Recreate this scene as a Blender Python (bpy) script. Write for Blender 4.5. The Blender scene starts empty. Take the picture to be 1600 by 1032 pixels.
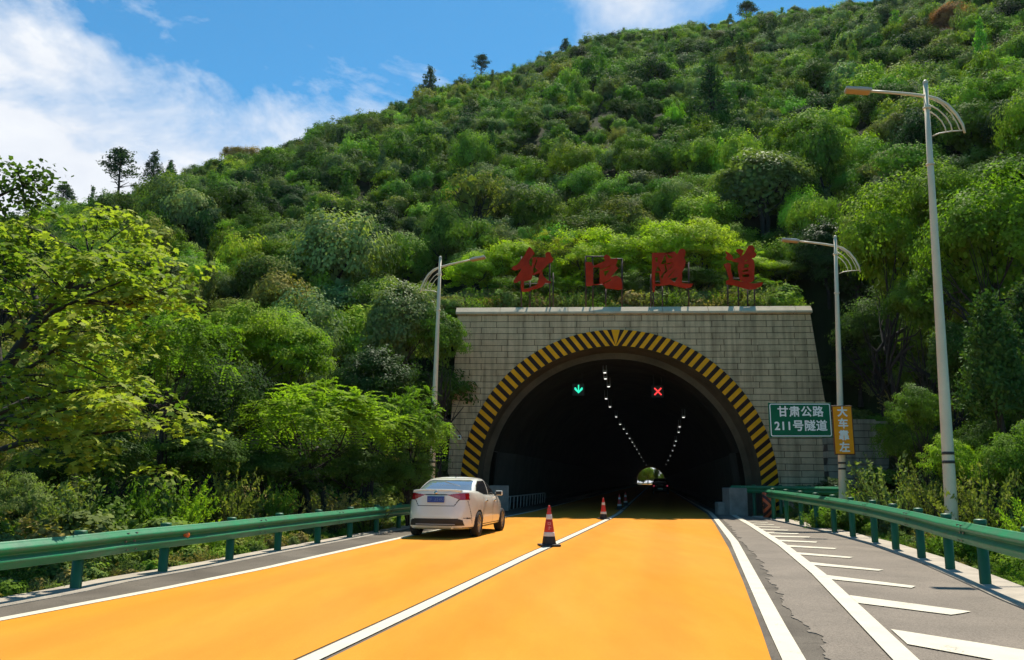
import bpy, bmesh, math, random
import numpy as np
from mathutils import Vector, Matrix
from mathutils.geometry import tessellate_polygon
from mathutils import noise as mnoise

SC = bpy.context.scene
COL = SC.collection
R = math.radians
rng = np.random.default_rng(7)
random.seed(7)

# ------------------------------------------------------------------ camera
CAM_H, FOC, PITCH, ROLL = 1.42, 1310.0, math.atan((750.6 - 516) / 1310.0), 0.007
cam_d = bpy.data.cameras.new('camera')
cam = bpy.data.objects.new('camera', cam_d)
COL.objects.link(cam)
cam_d.sensor_width = 36.0
cam_d.lens = FOC / 1600.0 * 36.0
cam_d.clip_start, cam_d.clip_end = 0.05, 4000
fw = Vector((0, math.cos(PITCH), math.sin(PITCH)))
up0 = Vector((0, -math.sin(PITCH), math.cos(PITCH)))
rt = Vector((1, 0, 0)) * math.cos(ROLL) + up0 * math.sin(ROLL)
up = up0 * math.cos(ROLL) - Vector((1, 0, 0)) * math.sin(ROLL)
M = Matrix((rt, up, -fw)).transposed().to_4x4()
M.translation = (0, 0, CAM_H)
cam.matrix_world = M
SC.camera = cam

def ray(px, py):
    return fw + rt * ((px - 800) / FOC) + up * ((516 - py) / FOC)
def G(px, py, z=0.0):                 # a pixel of the photograph -> point on the ground
    d = ray(px, py)
    t = (z - CAM_H) / d.z
    return Vector((d.x * t, d.y * t, z))
def P(px, py, Y):                     # a pixel -> point at distance Y ahead
    d = ray(px, py)
    t = Y / d.y
    return Vector((d.x * t, Y, CAM_H + d.z * t))
def proj(x, y, z):
    v = Vector((x, y, z - CAM_H))
    w = v.dot(fw)
    return 800 + FOC * v.dot(rt) / w, 516 - FOC * v.dot(up) / w, w

# ------------------------------------------------------------------ light
SUN = Vector((0.15, 0.50, 0.86)).normalized()
sun_el, sun_az = math.asin(SUN.z), math.atan2(SUN.x, SUN.y)
sd = bpy.data.lights.new('sun', 'SUN')
sd.energy, sd.angle, sd.color = 5.0, R(0.5), (1.0, 0.93, 0.80)
sun = bpy.data.objects.new('sun', sd)
sun.rotation_euler = SUN.to_track_quat('Z', 'Y').to_euler()
sun.location = (0, 0, 60)
COL.objects.link(sun)
vs = SC.view_settings
vs.view_transform, vs.look, vs.exposure, vs.gamma, vs.use_curve_mapping = 'Standard', 'None', 0.62, 1.0, False
SC.render.engine = 'CYCLES'
SC.cycles.max_bounces = 6
SC.cycles.diffuse_bounces = 3
SC.cycles.glossy_bounces = 2
SC.cycles.transmission_bounces = 4
SC.cycles.transparent_max_bounces = 4

class NT:
    """small node-tree writer"""
    def __init__(s, tree):
        s.t = tree; tree.nodes.clear()
    def n(s, kind, **kw):
        nd = s.t.nodes.new(kind)
        for k, v in kw.items():
            if k.startswith('i_'):
                key = k[2:]
                key = int(key) if key.isdigit() else key.replace('_', ' ')
                nd.inputs[key].default_value = v
            else:
                setattr(nd, k, v)
        return nd
    def l(s, a, b):
        s.t.links.new(a, b)
    def math(s, op, a, b=None, clamp=False):
        nd = s.t.nodes.new('ShaderNodeMath'); nd.operation = op; nd.use_clamp = clamp
        for i, v in enumerate((a, b)):
            if v is None: continue
            if isinstance(v, (int, float)): nd.inputs[i].default_value = v
            else: s.l(v, nd.inputs[i])
        return nd.outputs[0]
    def mix(s, fac, a, b, mode='MIX'):
        nd = s.t.nodes.new('ShaderNodeMixRGB'); nd.blend_type = mode
        for k, v in ((0, fac), (1, a), (2, b)):
            if isinstance(v, (int, float)): nd.inputs[k].default_value = v
            elif isinstance(v, (tuple, list)): nd.inputs[k].default_value = (*v[:3], 1)
            else: s.l(v, nd.inputs[k])
        return nd.outputs[0]
    def ramp(s, fac, stops):
        nd = s.t.nodes.new('ShaderNodeValToRGB')
        while len(nd.color_ramp.elements) < len(stops): nd.color_ramp.elements.new(0.5)
        for e, (p, c) in zip(nd.color_ramp.elements, stops):
            e.position = p; e.color = (*c, 1) if isinstance(c, (tuple, list)) else (c, c, c, 1)
        s.l(fac, nd.inputs[0])
        return nd.outputs[0]
    def noise(s, vec, scale, detail=3, rough=0.55, dist=0.0):
        nd = s.n('ShaderNodeTexNoise', i_Scale=scale, i_Detail=detail, i_Roughness=rough, i_Distortion=dist)
        if vec is not None: s.l(vec, nd.inputs['Vector'])
        return nd.outputs['Fac']

# world: physical sky with a bank of cloud low on the left and a smaller one over the ridge
W = bpy.data.worlds.new('World'); SC.world = W; W.use_nodes = True
w = NT(W.node_tree)
sky = w.n('ShaderNodeTexSky', sky_type='NISHITA', sun_disc=False, sun_elevation=sun_el, sun_rotation=sun_az,
          air_density=1.0, dust_density=0.3, ozone_density=1.6, altitude=800)
tc = w.n('ShaderNodeTexCoord')
sep = w.n('ShaderNodeSeparateXYZ'); w.l(tc.outputs['Generated'], sep.inputs[0])
def rdir(px, py): return ray(px, py).normalized()
p0, p1 = rdir(0, 25), rdir(640, 150)
bb = (p1.z - p0.z) / (p1.x - p0.x); aa = p0.z - bb * p0.x
line = w.math('SUBTRACT', w.math('ADD', w.math('MULTIPLY', sep.outputs[0], bb), aa), sep.outputs[2])
mp = w.n('ShaderNodeMapping'); mp.inputs['Scale'].default_value = (1.0, 1.0, 1.9)
w.l(tc.outputs['Generated'], mp.inputs['Vector'])
n1 = w.noise(mp.outputs[0], 4.2, 7, 0.6, 0.5)
n2 = w.noise(mp.outputs[0], 15.0, 6, 0.6, 0.3)
nn = w.math('ADD', w.math('MULTIPLY', w.math('SUBTRACT', n1, 0.5), 3.2), w.math('MULTIPLY', w.math('SUBTRACT', n2, 0.5), 0.9))
m1 = w.math('ADD', w.math('ADD', w.math('MULTIPLY', line, 9.0), 0.2), nn)
front = w.math('MULTIPLY', w.math('ADD', sep.outputs[1], -0.15), 6.0, True)
m1 = w.math('MULTIPLY', w.ramp(m1, [(0.05, 0.0), (0.35, 0.4), (0.85, 0.98)]), front)
c0 = rdir(985, 2)
dv = w.n('ShaderNodeVectorMath', operation='DISTANCE'); w.l(tc.outputs['Generated'], dv.inputs[0]); dv.inputs[1].default_value = c0
m2 = w.math('ADD', w.math('MULTIPLY', w.math('SUBTRACT', 0.10, dv.outputs['Value']), 9.0), w.math('MULTIPLY', nn, 0.8))
m2 = w.ramp(m2, [(0.0, 0.0), (0.4, 0.4), (0.9, 0.9)])
cm = w.math('MAXIMUM', m1, m2, True)
skyc = w.mix(1.0, sky.outputs[0], (0.55, 1.38, 1.62), 'MULTIPLY')
cloudc = w.mix(w.math('MULTIPLY', n2, 1.0), (8.0, 8.6, 9.8), (11.2, 11.4, 11.6))
mixc = w.mix(cm, skyc, cloudc)
bg = w.n('ShaderNodeBackground', i_Strength=0.06); w.l(mixc, bg.inputs['Color'])
wo = w.n('ShaderNodeOutputWorld'); w.l(bg.outputs[0], wo.inputs[0])

# ------------------------------------------------------------------ materials
MATS = {}
def pmat(name, col, rough=0.6, metal=0.0, spec=0.5, var=0.0, vscale=3.0, bump=0.0, bscale=30.0, col2=None, emit=None, estr=0.0, coat=0.0, fine=0.0):
    m = bpy.data.materials.new(name); m.use_nodes = True
    t = NT(m.node_tree)
    b = t.n('ShaderNodeBsdfPrincipled'); o = t.n('ShaderNodeOutputMaterial'); t.l(b.outputs[0], o.inputs[0])
    b.inputs['Base Color'].default_value = (*col, 1)
    b.inputs['Roughness'].default_value = rough; b.inputs['Metallic'].default_value = metal
    b.inputs['Specular IOR Level'].default_value = spec; b.inputs['Coat Weight'].default_value = coat
    b.inputs['Coat Roughness'].default_value = 0.05
    geo = t.n('ShaderNodeNewGeometry')
    if var or col2:
        c2 = col2 or tuple(max(0, c * (1 - var)) for c in col)
        f = t.ramp(t.noise(geo.outputs['Position'], vscale, 6, 0.62), [(0.32, 0.0), (0.68, 1.0)])
        c = t.mix(f, col, c2)
        if fine:
            f2 = t.ramp(t.noise(geo.outputs['Position'], bscale * 2.2, 3, 0.7), [(0.3, 1 - fine), (0.7, 1 + fine)])
            c = t.mix(1.0, c, f2, 'MULTIPLY')
        t.l(c, b.inputs['Base Color'])
        rr = t.math('ADD', t.math('MULTIPLY', t.noise(geo.outputs['Position'], vscale * 2.3, 4), 0.25), rough - 0.12)
        t.l(rr, b.inputs['Roughness'])
    if bump:
        bp = t.n('ShaderNodeBump', i_Strength=bump, i_Distance=0.02)
        t.l(t.noise(geo.outputs['Position'], bscale, 5, 0.65), bp.inputs['Height'])
        t.l(bp.outputs[0], b.inputs['Normal'])
    if emit:
        b.inputs['Emission Color'].default_value = (*emit, 1); b.inputs['Emission Strength'].default_value = estr
    MATS[name] = m
    return m

# ------------------------------------------------------------------ mesh helpers
class MB:
    def __init__(s): s.v, s.f, s.m, s.s = [], [], [], []
    def add(s, verts, faces, mi=0, smooth=False):
        o = len(s.v)
        s.v.extend([tuple(p) for p in verts])
        for f in faces:
            s.f.append(tuple(i + o for i in f)); s.m.append(mi); s.s.append(smooth)
        return s
    def box(s, c, size, rz=0.0, mi=0, mat=None):
        hx, hy, hz = (q / 2 for q in size)
        vs_ = [Vector((x, y, z)) for x in (-hx, hx) for y in (-hy, hy) for z in (-hz, hz)]
        rot = mat if mat is not None else Matrix.Rotation(rz, 3, 'Z')
        vs_ = [rot @ q + Vector(c) for q in vs_]
        return s.add(vs_, [(0, 1, 3, 2), (4, 6, 7, 5), (0, 4, 5, 1), (2, 3, 7, 6), (0, 2, 6, 4), (1, 5, 7, 3)], mi)
    def tube(s, pts, rad, n=8, mi=0, cap=True):
        pts = [Vector(p) for p in pts]
        if isinstance(rad, (int, float)): rad = [rad] * len(pts)
        vs_, fs = [], []
        ref = None
        for i, p in enumerate(pts):
            d = (pts[min(i + 1, len(pts) - 1)] - pts[max(i - 1, 0)]).normalized()
            if ref is None:
                ref = d.orthogonal().normalized()
            ref = (ref - d * ref.dot(d)).normalized()
            e2 = d.cross(ref)
            for k in range(n):
                a = 2 * math.pi * k / n
                vs_.append(p + (ref * math.cos(a) + e2 * math.sin(a)) * rad[i])
        for i in range(len(pts) - 1):
            for k in range(n):
                k2 = (k + 1) % n
                fs.append((i * n + k, i * n + k2, (i + 1) * n + k2, (i + 1) * n + k))
        s.add(vs_, fs, mi, True)
        if cap:
            o = len(s.v) - len(vs_)
            s.f.append(tuple(o + k for k in reversed(range(n)))); s.m.append(mi); s.s.append(False)
            s.f.append(tuple(o + (len(pts) - 1) * n + k for k in range(n))); s.m.append(mi); s.s.append(False)
        return s
    def lathe(s, prof, c=(0, 0, 0), n=24, mi=0, axis='Z'):
        vs_, fs = [], []
        for (r, h) in prof:
            for k in range(n):
                a = 2 * math.pi * k / n
                if axis == 'Z': q = (c[0] + r * math.cos(a), c[1] + r * math.sin(a), c[2] + h)
                else: q = (c[0] + h, c[1] + r * math.cos(a), c[2] + r * math.sin(a))
                vs_.append(q)
        for i in range(len(prof) - 1):
            for k in range(n):
                k2 = (k + 1) % n
                fs.append((i * n + k, i * n + k2, (i + 1) * n + k2, (i + 1) * n + k))
        return s.add(vs_, fs, mi, True)
    def prism(s, polys, fr, depth, mi=0):
        """polys: outline + holes in 2D; fr(u,v,d) -> point; extruded from d=0 to d=depth"""
        pts = [[Vector((u, v, 0)) for u, v in p] for p in polys]
        tri = tessellate_polygon(pts)
        flat = [q for p in polys for q in p]
        n = len(flat)
        vs_ = [fr(u, v, 0) for u, v in flat] + [fr(u, v, depth) for u, v in flat]
        fs = [tuple(t) for t in tri] + [tuple(i + n for i in reversed(t)) for t in tri]
        o = 0
        for p in polys:
            k = len(p)
            fs += [(o + i, o + (i + 1) % k, n + o + (i + 1) % k, n + o + i) for i in range(k)]
            o += k
        return s.add(vs_, fs, mi)
    def build(s, name, mats, parent=None, recalc=False):
        me = bpy.data.meshes.new(name)
        me.from_pydata(s.v, [], s.f)
        for m in (mats if isinstance(mats, (list, tuple)) else [mats]): me.materials.append(m)
        me.polygons.foreach_set('material_index', s.m)
        me.polygons.foreach_set('use_smooth', s.s)
        if recalc:
            b = bmesh.new(); b.from_mesh(me); bmesh.ops.recalc_face_normals(b, faces=b.faces); b.to_mesh(me); b.free()
        me.update()
        return link(bpy.data.objects.new(name, me), parent)
def link(o, parent=None):
    COL.objects.link(o)
    if parent is not None: o.parent = parent
    return o
def tag(o, label=None, cat=None, group=None, kind=None):
    if label: o['label'] = label
    if cat: o['category'] = cat
    if group: o['group'] = group
    if kind: o['kind'] = kind
    return o
def empty(name, loc=(0, 0, 0), rz=0.0):
    o = bpy.data.objects.new(name, None); o.empty_display_size = 0.3
    o.location = loc; o.rotation_euler = (0, 0, rz)
    return link(o)
def bevel(o, w=0.01, seg=2):
    b = o.modifiers.new('bevel', 'BEVEL'); b.width = w; b.segments = seg; b.limit_method = 'ANGLE'
    return o
def text_mesh(body, size, bold=0.0, ext=0.004, spacing=1.0):
    cu = bpy.data.curves.new('lettering', 'FONT')
    cu.body, cu.size, cu.offset, cu.extrude = body, size, bold, ext
    cu.align_x, cu.align_y = 'CENTER', 'CENTER'
    cu.space_character = spacing
    ob = bpy.data.objects.new('lettering', cu); COL.objects.link(ob)
    dg = bpy.context.evaluated_depsgraph_get(); dg.update()
    me = bpy.data.meshes.new_from_object(ob.evaluated_get(dg))
    bpy.data.objects.remove(ob); bpy.data.curves.remove(cu)
    return me
# ------------------------------------------------------------------ layout of road and tunnel
YP = 38.5                                    # distance of the tunnel mouth
CP = G(966, 752); CP = P(966, 800, YP); XC = CP.x
EXIT = 365.0
dv_ = ray(1023, 752); TAN = dv_.x / dv_.y    # heading of the tunnel
def axis_x(y): return XC + (y - YP) * TAN
PYAW = 0.06                                  # the portal face is turned a little
PR = Vector((math.cos(PYAW), -math.sin(PYAW), 0)); PN = Vector((-math.sin(PYAW), -math.cos(PYAW), 0))  # right, outward
PO = Vector((XC, YP, 0))
def pf(u, v, d=0.0): return PO + PR * u + Vector((0, 0, v)) + PN * d      # d>0 towards the camera

def roadline(pix, extra=None):
    pts = [G(*p) for p in pix]
    ys = [p.y for p in pts]; xs = [p.x for p in pts]
    k = (xs[1] - xs[0]) / (ys[1] - ys[0])
    ys = [-25.0] + ys; xs = [xs[0] - k * (pts[0].y + 25.0)] + xs
    off = xs[-1] - axis_x(ys[-1])
    if ys[-1] < YP: 
        ys.append(max(YP + 4, ys[-1] + 6)); xs.append(axis_x(ys[-1]) + off)
    ys.append(EXIT + 60); xs.append(axis_x(EXIT + 60) + off)
    return lambda y: float(np.interp(y, ys, xs))
YS = sorted(set([-25, -12, -4] + [2 + 0.5 * i for i in range(90)] + [48 + 8 * i for i in range(47)]))
def strip(f, g, z, y0=-25, y1=EXIT + 50, mb=None, thick=0.0):
    mb = mb or MB()
    ys = [y for y in YS if y0 <= y <= y1]
    vs_ = []
    for y in ys: vs_ += [(f(y), y, z), (g(y), y, z)]
    mb.add(vs_, [(2 * i, 2 * i + 1, 2 * i + 3, 2 * i + 2) for i in range(len(ys) - 1)])
    if thick:
        for h in (f, g):
            vv = []
            for y in ys: vv += [(h(y), y, z), (h(y), y, z - thick)]
            mb.add(vv, [(2 * i, 2 * i + 1, 2 * i + 3, 2 * i + 2) for i in range(len(ys) - 1)])
    return mb
Lkerb = roadline([(0, 950), (120, 928), (200, 910), (340, 885), (416, 869), (640, 826), (740, 807)])
Lkerb_out = lambda y: Lkerb(y) - 0.42
Lw_a = roadline([(0, 967), (240, 922), (400, 890), (640, 837), (785, 808.5), (832, 799)])
Lw_b = lambda y: Lw_a(y) + 0.17
Ctr = roadline([(485, 1032), (640, 959), (830, 866.6), (883, 843), (926, 823), (952.6, 810.6), (966, 803)])
Ro = roadline([(1205, 1032), (1190, 987), (1161, 909), (1138.5, 857), (1116, 818), (1104, 803)])
Rw_a = roadline([(1222, 1032), (1200, 984), (1169, 912), (1141, 847), (1115, 811.5), (1106, 801)])
Rw_b = lambda y: Rw_a(y) + 0.19
Hw_a = roadline([(1392, 1032), (1320.5, 954.5), (1268.5, 899), (1216.5, 854), (1171, 823), (1139, 804)])
Hw_b = lambda y: Hw_a(y) + 0.21
Jag = roadline([(1285, 1032), (1275, 1000), (1249, 974), (1219.7, 931.7), (1200, 899), (1184, 873), (1150, 835), (1135, 818), (1120, 803)])
Rkerb = roadline([(1600, 953), (1567.5, 940), (1502, 909), (1437.5, 880), (1356, 850.5), (1291, 832.6), (1242.5, 821), (1200, 812), (1165, 806)])
Rkerb_out = lambda y: Rkerb(y) + 0.62

def asphalt(name, c1, c2, patch=0.5):
    m = bpy.data.materials.new(name); m.use_nodes = True
    t = NT(m.node_tree); b = t.n('ShaderNodeBsdfPrincipled'); o = t.n('ShaderNodeOutputMaterial'); t.l(b.outputs[0], o.inputs[0])
    g = t.n('ShaderNodeNewGeometry')
    f = t.ramp(t.noise(g.outputs['Position'], 0.7, 6, 0.6, 0.6), [(0.35, 0.0), (0.65, 1.0)])
    sp = t.ramp(t.noise(g.outputs['Position'], 70, 2, 0.8), [(0.3, 0.62), (0.7, 1.38)])
    c = t.mix(1.0, t.mix(f, c1, c2), sp, 'MULTIPLY')
    cr = t.n('ShaderNodeTexVoronoi', feature='DISTANCE_TO_EDGE', i_Scale=0.55)
    dn = t.n('ShaderNodeVectorMath', operation='ADD'); nv = t.n('ShaderNodeTexNoise', i_Scale=2.5, i_Detail=4.0)
    t.l(g.outputs['Position'], nv.inputs['Vector']); t.l(g.outputs['Position'], dn.inputs[0]); t.l(nv.outputs['Color'], dn.inputs[1])
    t.l(dn.outputs[0], cr.inputs['Vector'])
    crk = t.ramp(cr.outputs['Distance'], [(0.0, 0.55), (0.012, 1.0)])
    t.l(t.mix(patch, c, crk, 'MULTIPLY'), b.inputs['Base Color'])
    b.inputs['Roughness'].default_value = 0.9; b.inputs['Specular IOR Level'].default_value = 0.1
    bp = t.n('ShaderNodeBump', i_Strength=0.5, i_Distance=0.01); t.l(t.noise(g.outputs['Position'], 90, 3, 0.7), bp.inputs['Height']); t.l(bp.outputs[0], b.inputs['Normal'])
    return m
M_asph = asphalt('dark_asphalt', (0.10, 0.086, 0.07), (0.15, 0.13, 0.105))
M_shoulder = asphalt('worn_asphalt', (0.22, 0.187, 0.152), (0.175, 0.15, 0.123), 0.35)

def orange_mat():
    m = bpy.data.materials.new('orange_coating'); m.use_nodes = True
    t = NT(m.node_tree); b = t.n('ShaderNodeBsdfPrincipled'); o = t.n('ShaderNodeOutputMaterial'); t.l(b.outputs[0], o.inputs[0])
    g = t.n('ShaderNodeNewGeometry')
    mpn = t.n('ShaderNodeMapping'); mpn.inputs['Scale'].default_value = (1.0, 0.22, 1.0); mpn.inputs['Rotation'].default_value = (0, 0, 0.18)
    t.l(g.outputs['Position'], mpn.inputs['Vector'])
    f = t.ramp(t.noise(mpn.outputs[0], 0.55, 6, 0.6, 0.4), [(0.3, 0.0), (0.7, 1.0)])
    c = t.mix(f, (0.61, 0.238, 0.018), (0.61, 0.262, 0.036))
    st = t.ramp(t.noise(mpn.outputs[0], 2.6, 5, 0.6), [(0.38, 0.93), (0.6, 1.0)])
    sp = t.ramp(t.noise(g.outputs['Position'], 120, 2, 0.8), [(0.3, 0.84), (0.7, 1.10)])
    wr = t.ramp(t.noise(g.outputs['Position'], 22, 4, 0.7), [(0.24, 0.8), (0.33, 1.0)])
    c = t.mix(1.0, t.mix(1.0, t.mix(1.0, c, st, 'MULTIPLY'), sp, 'MULTIPLY'), wr, 'MULTIPLY')
    sx_ = t.n('ShaderNodeSeparateXYZ'); t.l(g.outputs['Position'], sx_.inputs[0])       # wheel tracks along the road
    off_ = t.math('ADD', t.math('SUBTRACT', sx_.outputs[0], t.math('MULTIPLY', sx_.outputs[1], 0.19)), 0.9)
    wv = t.math('ABSOLUTE', t.math('SINE', t.math('MULTIPLY', t.math('ADD', off_, t.math('MULTIPLY', t.noise(g.outputs['Position'], 0.25, 3), 0.5)), 1.75)))
    trk = t.ramp(wv, [(0.66, 1.0), (0.98, 0.90)])
    oil = t.ramp(t.noise(g.outputs['Position'], 3.3, 6, 0.75), [(0.66, 1.0), (0.78, 0.72)])
    c = t.mix(1.0, t.mix(1.0, c, trk, 'MULTIPLY'), oil, 'MULTIPLY')
    t.l(c, b.inputs['Base Color']); b.inputs['Roughness'].default_value = 0.85; b.inputs['Specular IOR Level'].default_value = 0.06
    bp = t.n('ShaderNodeBump', i_Strength=0.25, i_Distance=0.006); t.l(t.noise(g.outputs['Position'], 110, 3, 0.7), bp.inputs['Height']); t.l(bp.outputs[0], b.inputs['Normal'])
    return m
M_orange = orange_mat()
M_white0 = pmat('road_paint', (0.60, 0.555, 0.44), 0.7, spec=0.15, var=0.12, vscale=3.0, fine=0.06, bscale=40)
M_white = M_white0
t = NT.__new__(NT); t.t = M_white.node_tree                 # paint worn through to the asphalt in places
b_ = next(n for n in t.t.nodes if n.type == 'BSDF_PRINCIPLED'); src = b_.inputs['Base Color'].links[0].from_socket
g_ = next(n for n in t.t.nodes if n.type == 'NEW_GEOMETRY')
wr_ = t.ramp(t.math('ADD', t.math('MULTIPLY', t.noise(g_.outputs['Position'], 2.2, 4, 0.6), 0.5), t.math('MULTIPLY', t.noise(g_.outputs['Position'], 38, 4, 0.75), 0.5)), [(0.365, 1.0), (0.40, 0.0)])
t.l(t.mix(wr_, src, (0.26, 0.23, 0.19)), b_.inputs['Base Color'])
M_conc = pmat('kerb_concrete', (0.42, 0.36, 0.28), 0.85, var=0.35, vscale=2.2, bump=0.4, bscale=35, fine=0.12)
M_soil = pmat('verge_soil', (0.075, 0.07, 0.035), 0.95, spec=0.1, var=0.5, vscale=1.6, bump=0.6, bscale=12)

# ground sheet, in the dip beside the road; carries the road
s_ = MB()
s_.add([(-600, -60, -0.22), (600, -60, -0.22), (600, 900, -0.22), (-600, 900, -0.22)], [(0, 1, 2, 3)])
tag(s_.build('ground', M_soil), kind='structure')
tag(strip(Lkerb, Rkerb, 0.0).build('road', M_asph), kind='structure')
o = strip(lambda y: Lw_b(y) - 0.03, lambda y: Ctr(y) - 0.13, 0.006)
strip(lambda y: Ctr(y) + 0.13, Ro, 0.006, mb=o)
tag(o.build('orange_road_surface', M_orange), kind='structure')
# worn shoulder with a broken edge
jj = {}
def jag(y):
    if y not in jj: jj[y] = 0.03 * (random.random() - 0.5) + 0.11 * mnoise.fractal(Vector((y * 1.7, 3.3, 0)), 0.6, 2.2, 5)
    return Jag(y) + jj[y] * (1 if y < 30 else 0.3)
YS0 = YS
YS = sorted(set([-25, -12] + [-2 + 0.07 * i for i in range(600)] + [42, 45]))
tag(strip(jag, lambda y: Rkerb(y) - 0.03, 0.009, y1=41, thick=0.009).build('shoulder_surface', M_shoulder), kind='structure')
YS = YS0
mk = MB()
strip(Lw_a, Lw_b, 0.012, mb=mk)
strip(lambda y: Ctr(y) - 0.085, lambda y: Ctr(y) + 0.085, 0.012, mb=mk)
strip(Rw_a, Rw_b, 0.012, mb=mk)
strip(Hw_a, Hw_b, 0.026, y1=YP - 1, mb=mk)
def zoom7(p): return G(1080 + p[0] / 3.077, 740 + p[1] / 3.077, 0.02)
HATCH = [[(960, 748), (1600, 848), (1900, 905), (1900, 985), (1600, 940), (1440, 893), (1040, 820)], [(760, 585), (1345, 663), (1300, 672), (1250, 679), (800, 622)],
         [(632, 486), (1080, 541), (1060, 550), (650, 506)], [(545, 423), (925, 463), (900, 468), (565, 438)],
         [(485, 377), (780, 402), (760, 407), (500, 388)], [(440, 343), (700, 359), (690, 364), (455, 352)],
         [(410, 318), (607, 328), (600, 333), (420, 326)], [(375, 298), (573, 304), (565, 308), (385, 305)],
         [(345, 282), (520, 288), (510, 292), (352, 287)], [(322, 266), (470, 272), (462, 275), (328, 270)],
         [(298, 253), (430, 258), (424, 260.5), (303, 256)], [(275, 241), (400, 246), (395, 248), (280, 243.5)],
         [(255, 231), (370, 236), (366, 237.5), (259, 233)]]
for h in HATCH: mk.add([zoom7(p) for p in h], [tuple(range(len(h)))])
# the next bars of the hatching, towards the camera
for k in (1, 2):
    q = [zoom7(p) + Vector((0.0, -2.05 * k, 0)) for p in [(960, 748), (1600, 848), (1900, 905), (1900, 985), (1600, 940), (1440, 893), (1040, 820)]]
    mk.add(q, [tuple(range(len(q)))])
tag(mk.build('road_markings', M_white), kind='structure')
# kerb strips
def kerb(name, fa, fb, h, y1):
    mb = MB(); ys = [y for y in YS if y <= y1]
    vs_ = []
    for y in ys:
        a, b2 = fa(y), fb(y)
        sg = 1 if b2 > a else -1
        vs_ += [(a, y, -0.3), (a, y, h - 0.02), (a + 0.02 * sg, y, h), (b2, y, h + 0.01), (b2 + 0.03 * sg, y, -0.3)]
    mb.add(vs_, [(5 * i + k, 5 * i + k + 1, 5 * i + k + 6, 5 * i + k + 5) for i in range(len(ys) - 1) for k in range(4)])
    return tag(mb.build(name, M_conc, recalc=True), kind='structure')
kerb('kerb', Lkerb, Lkerb_out, 0.03, YP - 0.6)
kerb('kerb', Rkerb, Rkerb_out, 0.035, YP - 3)

# ------------------------------------------------------------------ hillside
# per column: screen x, near edge r0, height there z0, break r1, z1, ridge distance, skyline y (of the bare ground)
COLS = [(-700, 22, -0.2, 40, 10, 120, 470), (-200, 22, -0.2, 40, 10, 120, 420), (0, 23, -0.2, 42, 9.5, 125, 372), (100, 24, -0.2, 42, 9.5, 135, 338), (200, 26, -0.2, 44, 10, 145, 300),
        (300, 28, -0.2, 46, 11, 155, 268), (400, 30, -0.2, 48, 12, 160, 246), (500, 32, -0.2, 50, 12.5, 168, 214), (600, 34, -0.2, 50, 12.5, 174, 180),
        (690, 36.5, -0.2, 49, 12.5, 180, 149), (716, 39.3, 0.5, 49, 12.8, 180, 142), (724, 39.6, 8.8, 49, 13, 180, 140), (800, 39.6, 8.8, 49, 13, 184, 122), (900, 39.9, 8.8, 49, 13, 190, 88), (1000, 40, 8.8, 49, 13, 195, 61),
        (1100, 40.3, 8.8, 49, 13, 198, 47), (1200, 40.8, 8.8, 49.5, 13, 200, 32), (1262, 41, 8.8, 49.5, 13, 200, 24), (1275, 40.6, 2.0, 49, 13, 200, 22), (1300, 40.3, 1.2, 48, 12.5, 200, 20), (1390, 40.2, 0.8, 46, 11, 200, 8),
        (1440, 34, -0.2, 44, 10.5, 200, -2), (1600, 26, -0.2, 38, 8.5, 195, -30), (1800, 24, -0.2, 36, 8.5, 190, -70), (2400, 22, -0.2, 34, 8.5, 180, -100)]
def col_theta(px): d = ray(px, 752); return math.atan2(d.x, d.y)
CT = np.array([col_theta(c[0]) for c in COLS])
def _sky(c):
    d = ray(c[0], c[6]); return CAM_H + c[5] * d.z / math.hypot(d.x, d.y)
CZ = np.array([[c[1], c[2], c[3], c[4], c[5], _sky(c)] for c in COLS], float)
NSE = [(rng.uniform(0.03, 0.11), rng.uniform(0, 6.28), rng.uniform(0, 6.28)) for _ in range(14)]
def bump2(x, y):
    t = 0
    for f, a, p in NSE: t = t + np.sin((x * np.cos(a) + y * np.sin(a)) * f * 2 + p) * (0.05 / f)
    return t * 0.42
def hill(x, y):
    x = np.asarray(x, float); y = np.asarray(y, float)
    th = np.arctan2(x, y); r = np.hypot(x, y)
    k = [np.interp(th, CT, CZ[:, i]) for i in range(6)]
    s1 = (r - k[0]) / (k[2] - k[0]); s2 = (r - k[2]) / (k[4] - k[2])
    z = np.where(s1 < 0, np.where((k[1] > 4) & (r > k[0] - 0.7), k[1], -0.22),
        np.where(s1 < 1, k[1] + (k[3] - k[1]) * s1, np.where(s2 < 1, k[3] + (k[5] - k[3]) * s2, k[5] - (r - k[4]) * 0.25)))
    amp = np.clip((r - k[0] - 3) / 40, 0, 1)
    return z + bump2(x, y) * amp * np.clip(np.abs(r - k[4]) / 60, 0.12, 1)
def hill1(x, y): return float(hill(x, y))
M_hill = pmat('hillside_soil', (0.03, 0.042, 0.012), 0.95, spec=0.05, var=0.5, vscale=0.5, bump=0.7, bscale=3)
ths = np.unique(np.concatenate([np.linspace(CT[0], CT[-1], 260), CT, np.linspace(CT[10] - 0.004, CT[11] + 0.004, 9), np.linspace(CT[17] - 0.01, CT[19] + 0.004, 9)]))
us = np.concatenate([np.linspace(0, 0.15, 30), np.linspace(0.16, 1, 70)])
R0 = np.interp(ths, CT, CZ[:, 0])
TH, UU = np.meshgrid(ths, us, indexing='ij')
RR = R0[:, None] + (345 - R0[:, None]) * UU + 0.01
X, Y = RR * np.sin(TH), RR * np.cos(TH)
Z = hill(X, Y)
n1_, n2_ = X.shape
hb = MB()
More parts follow.
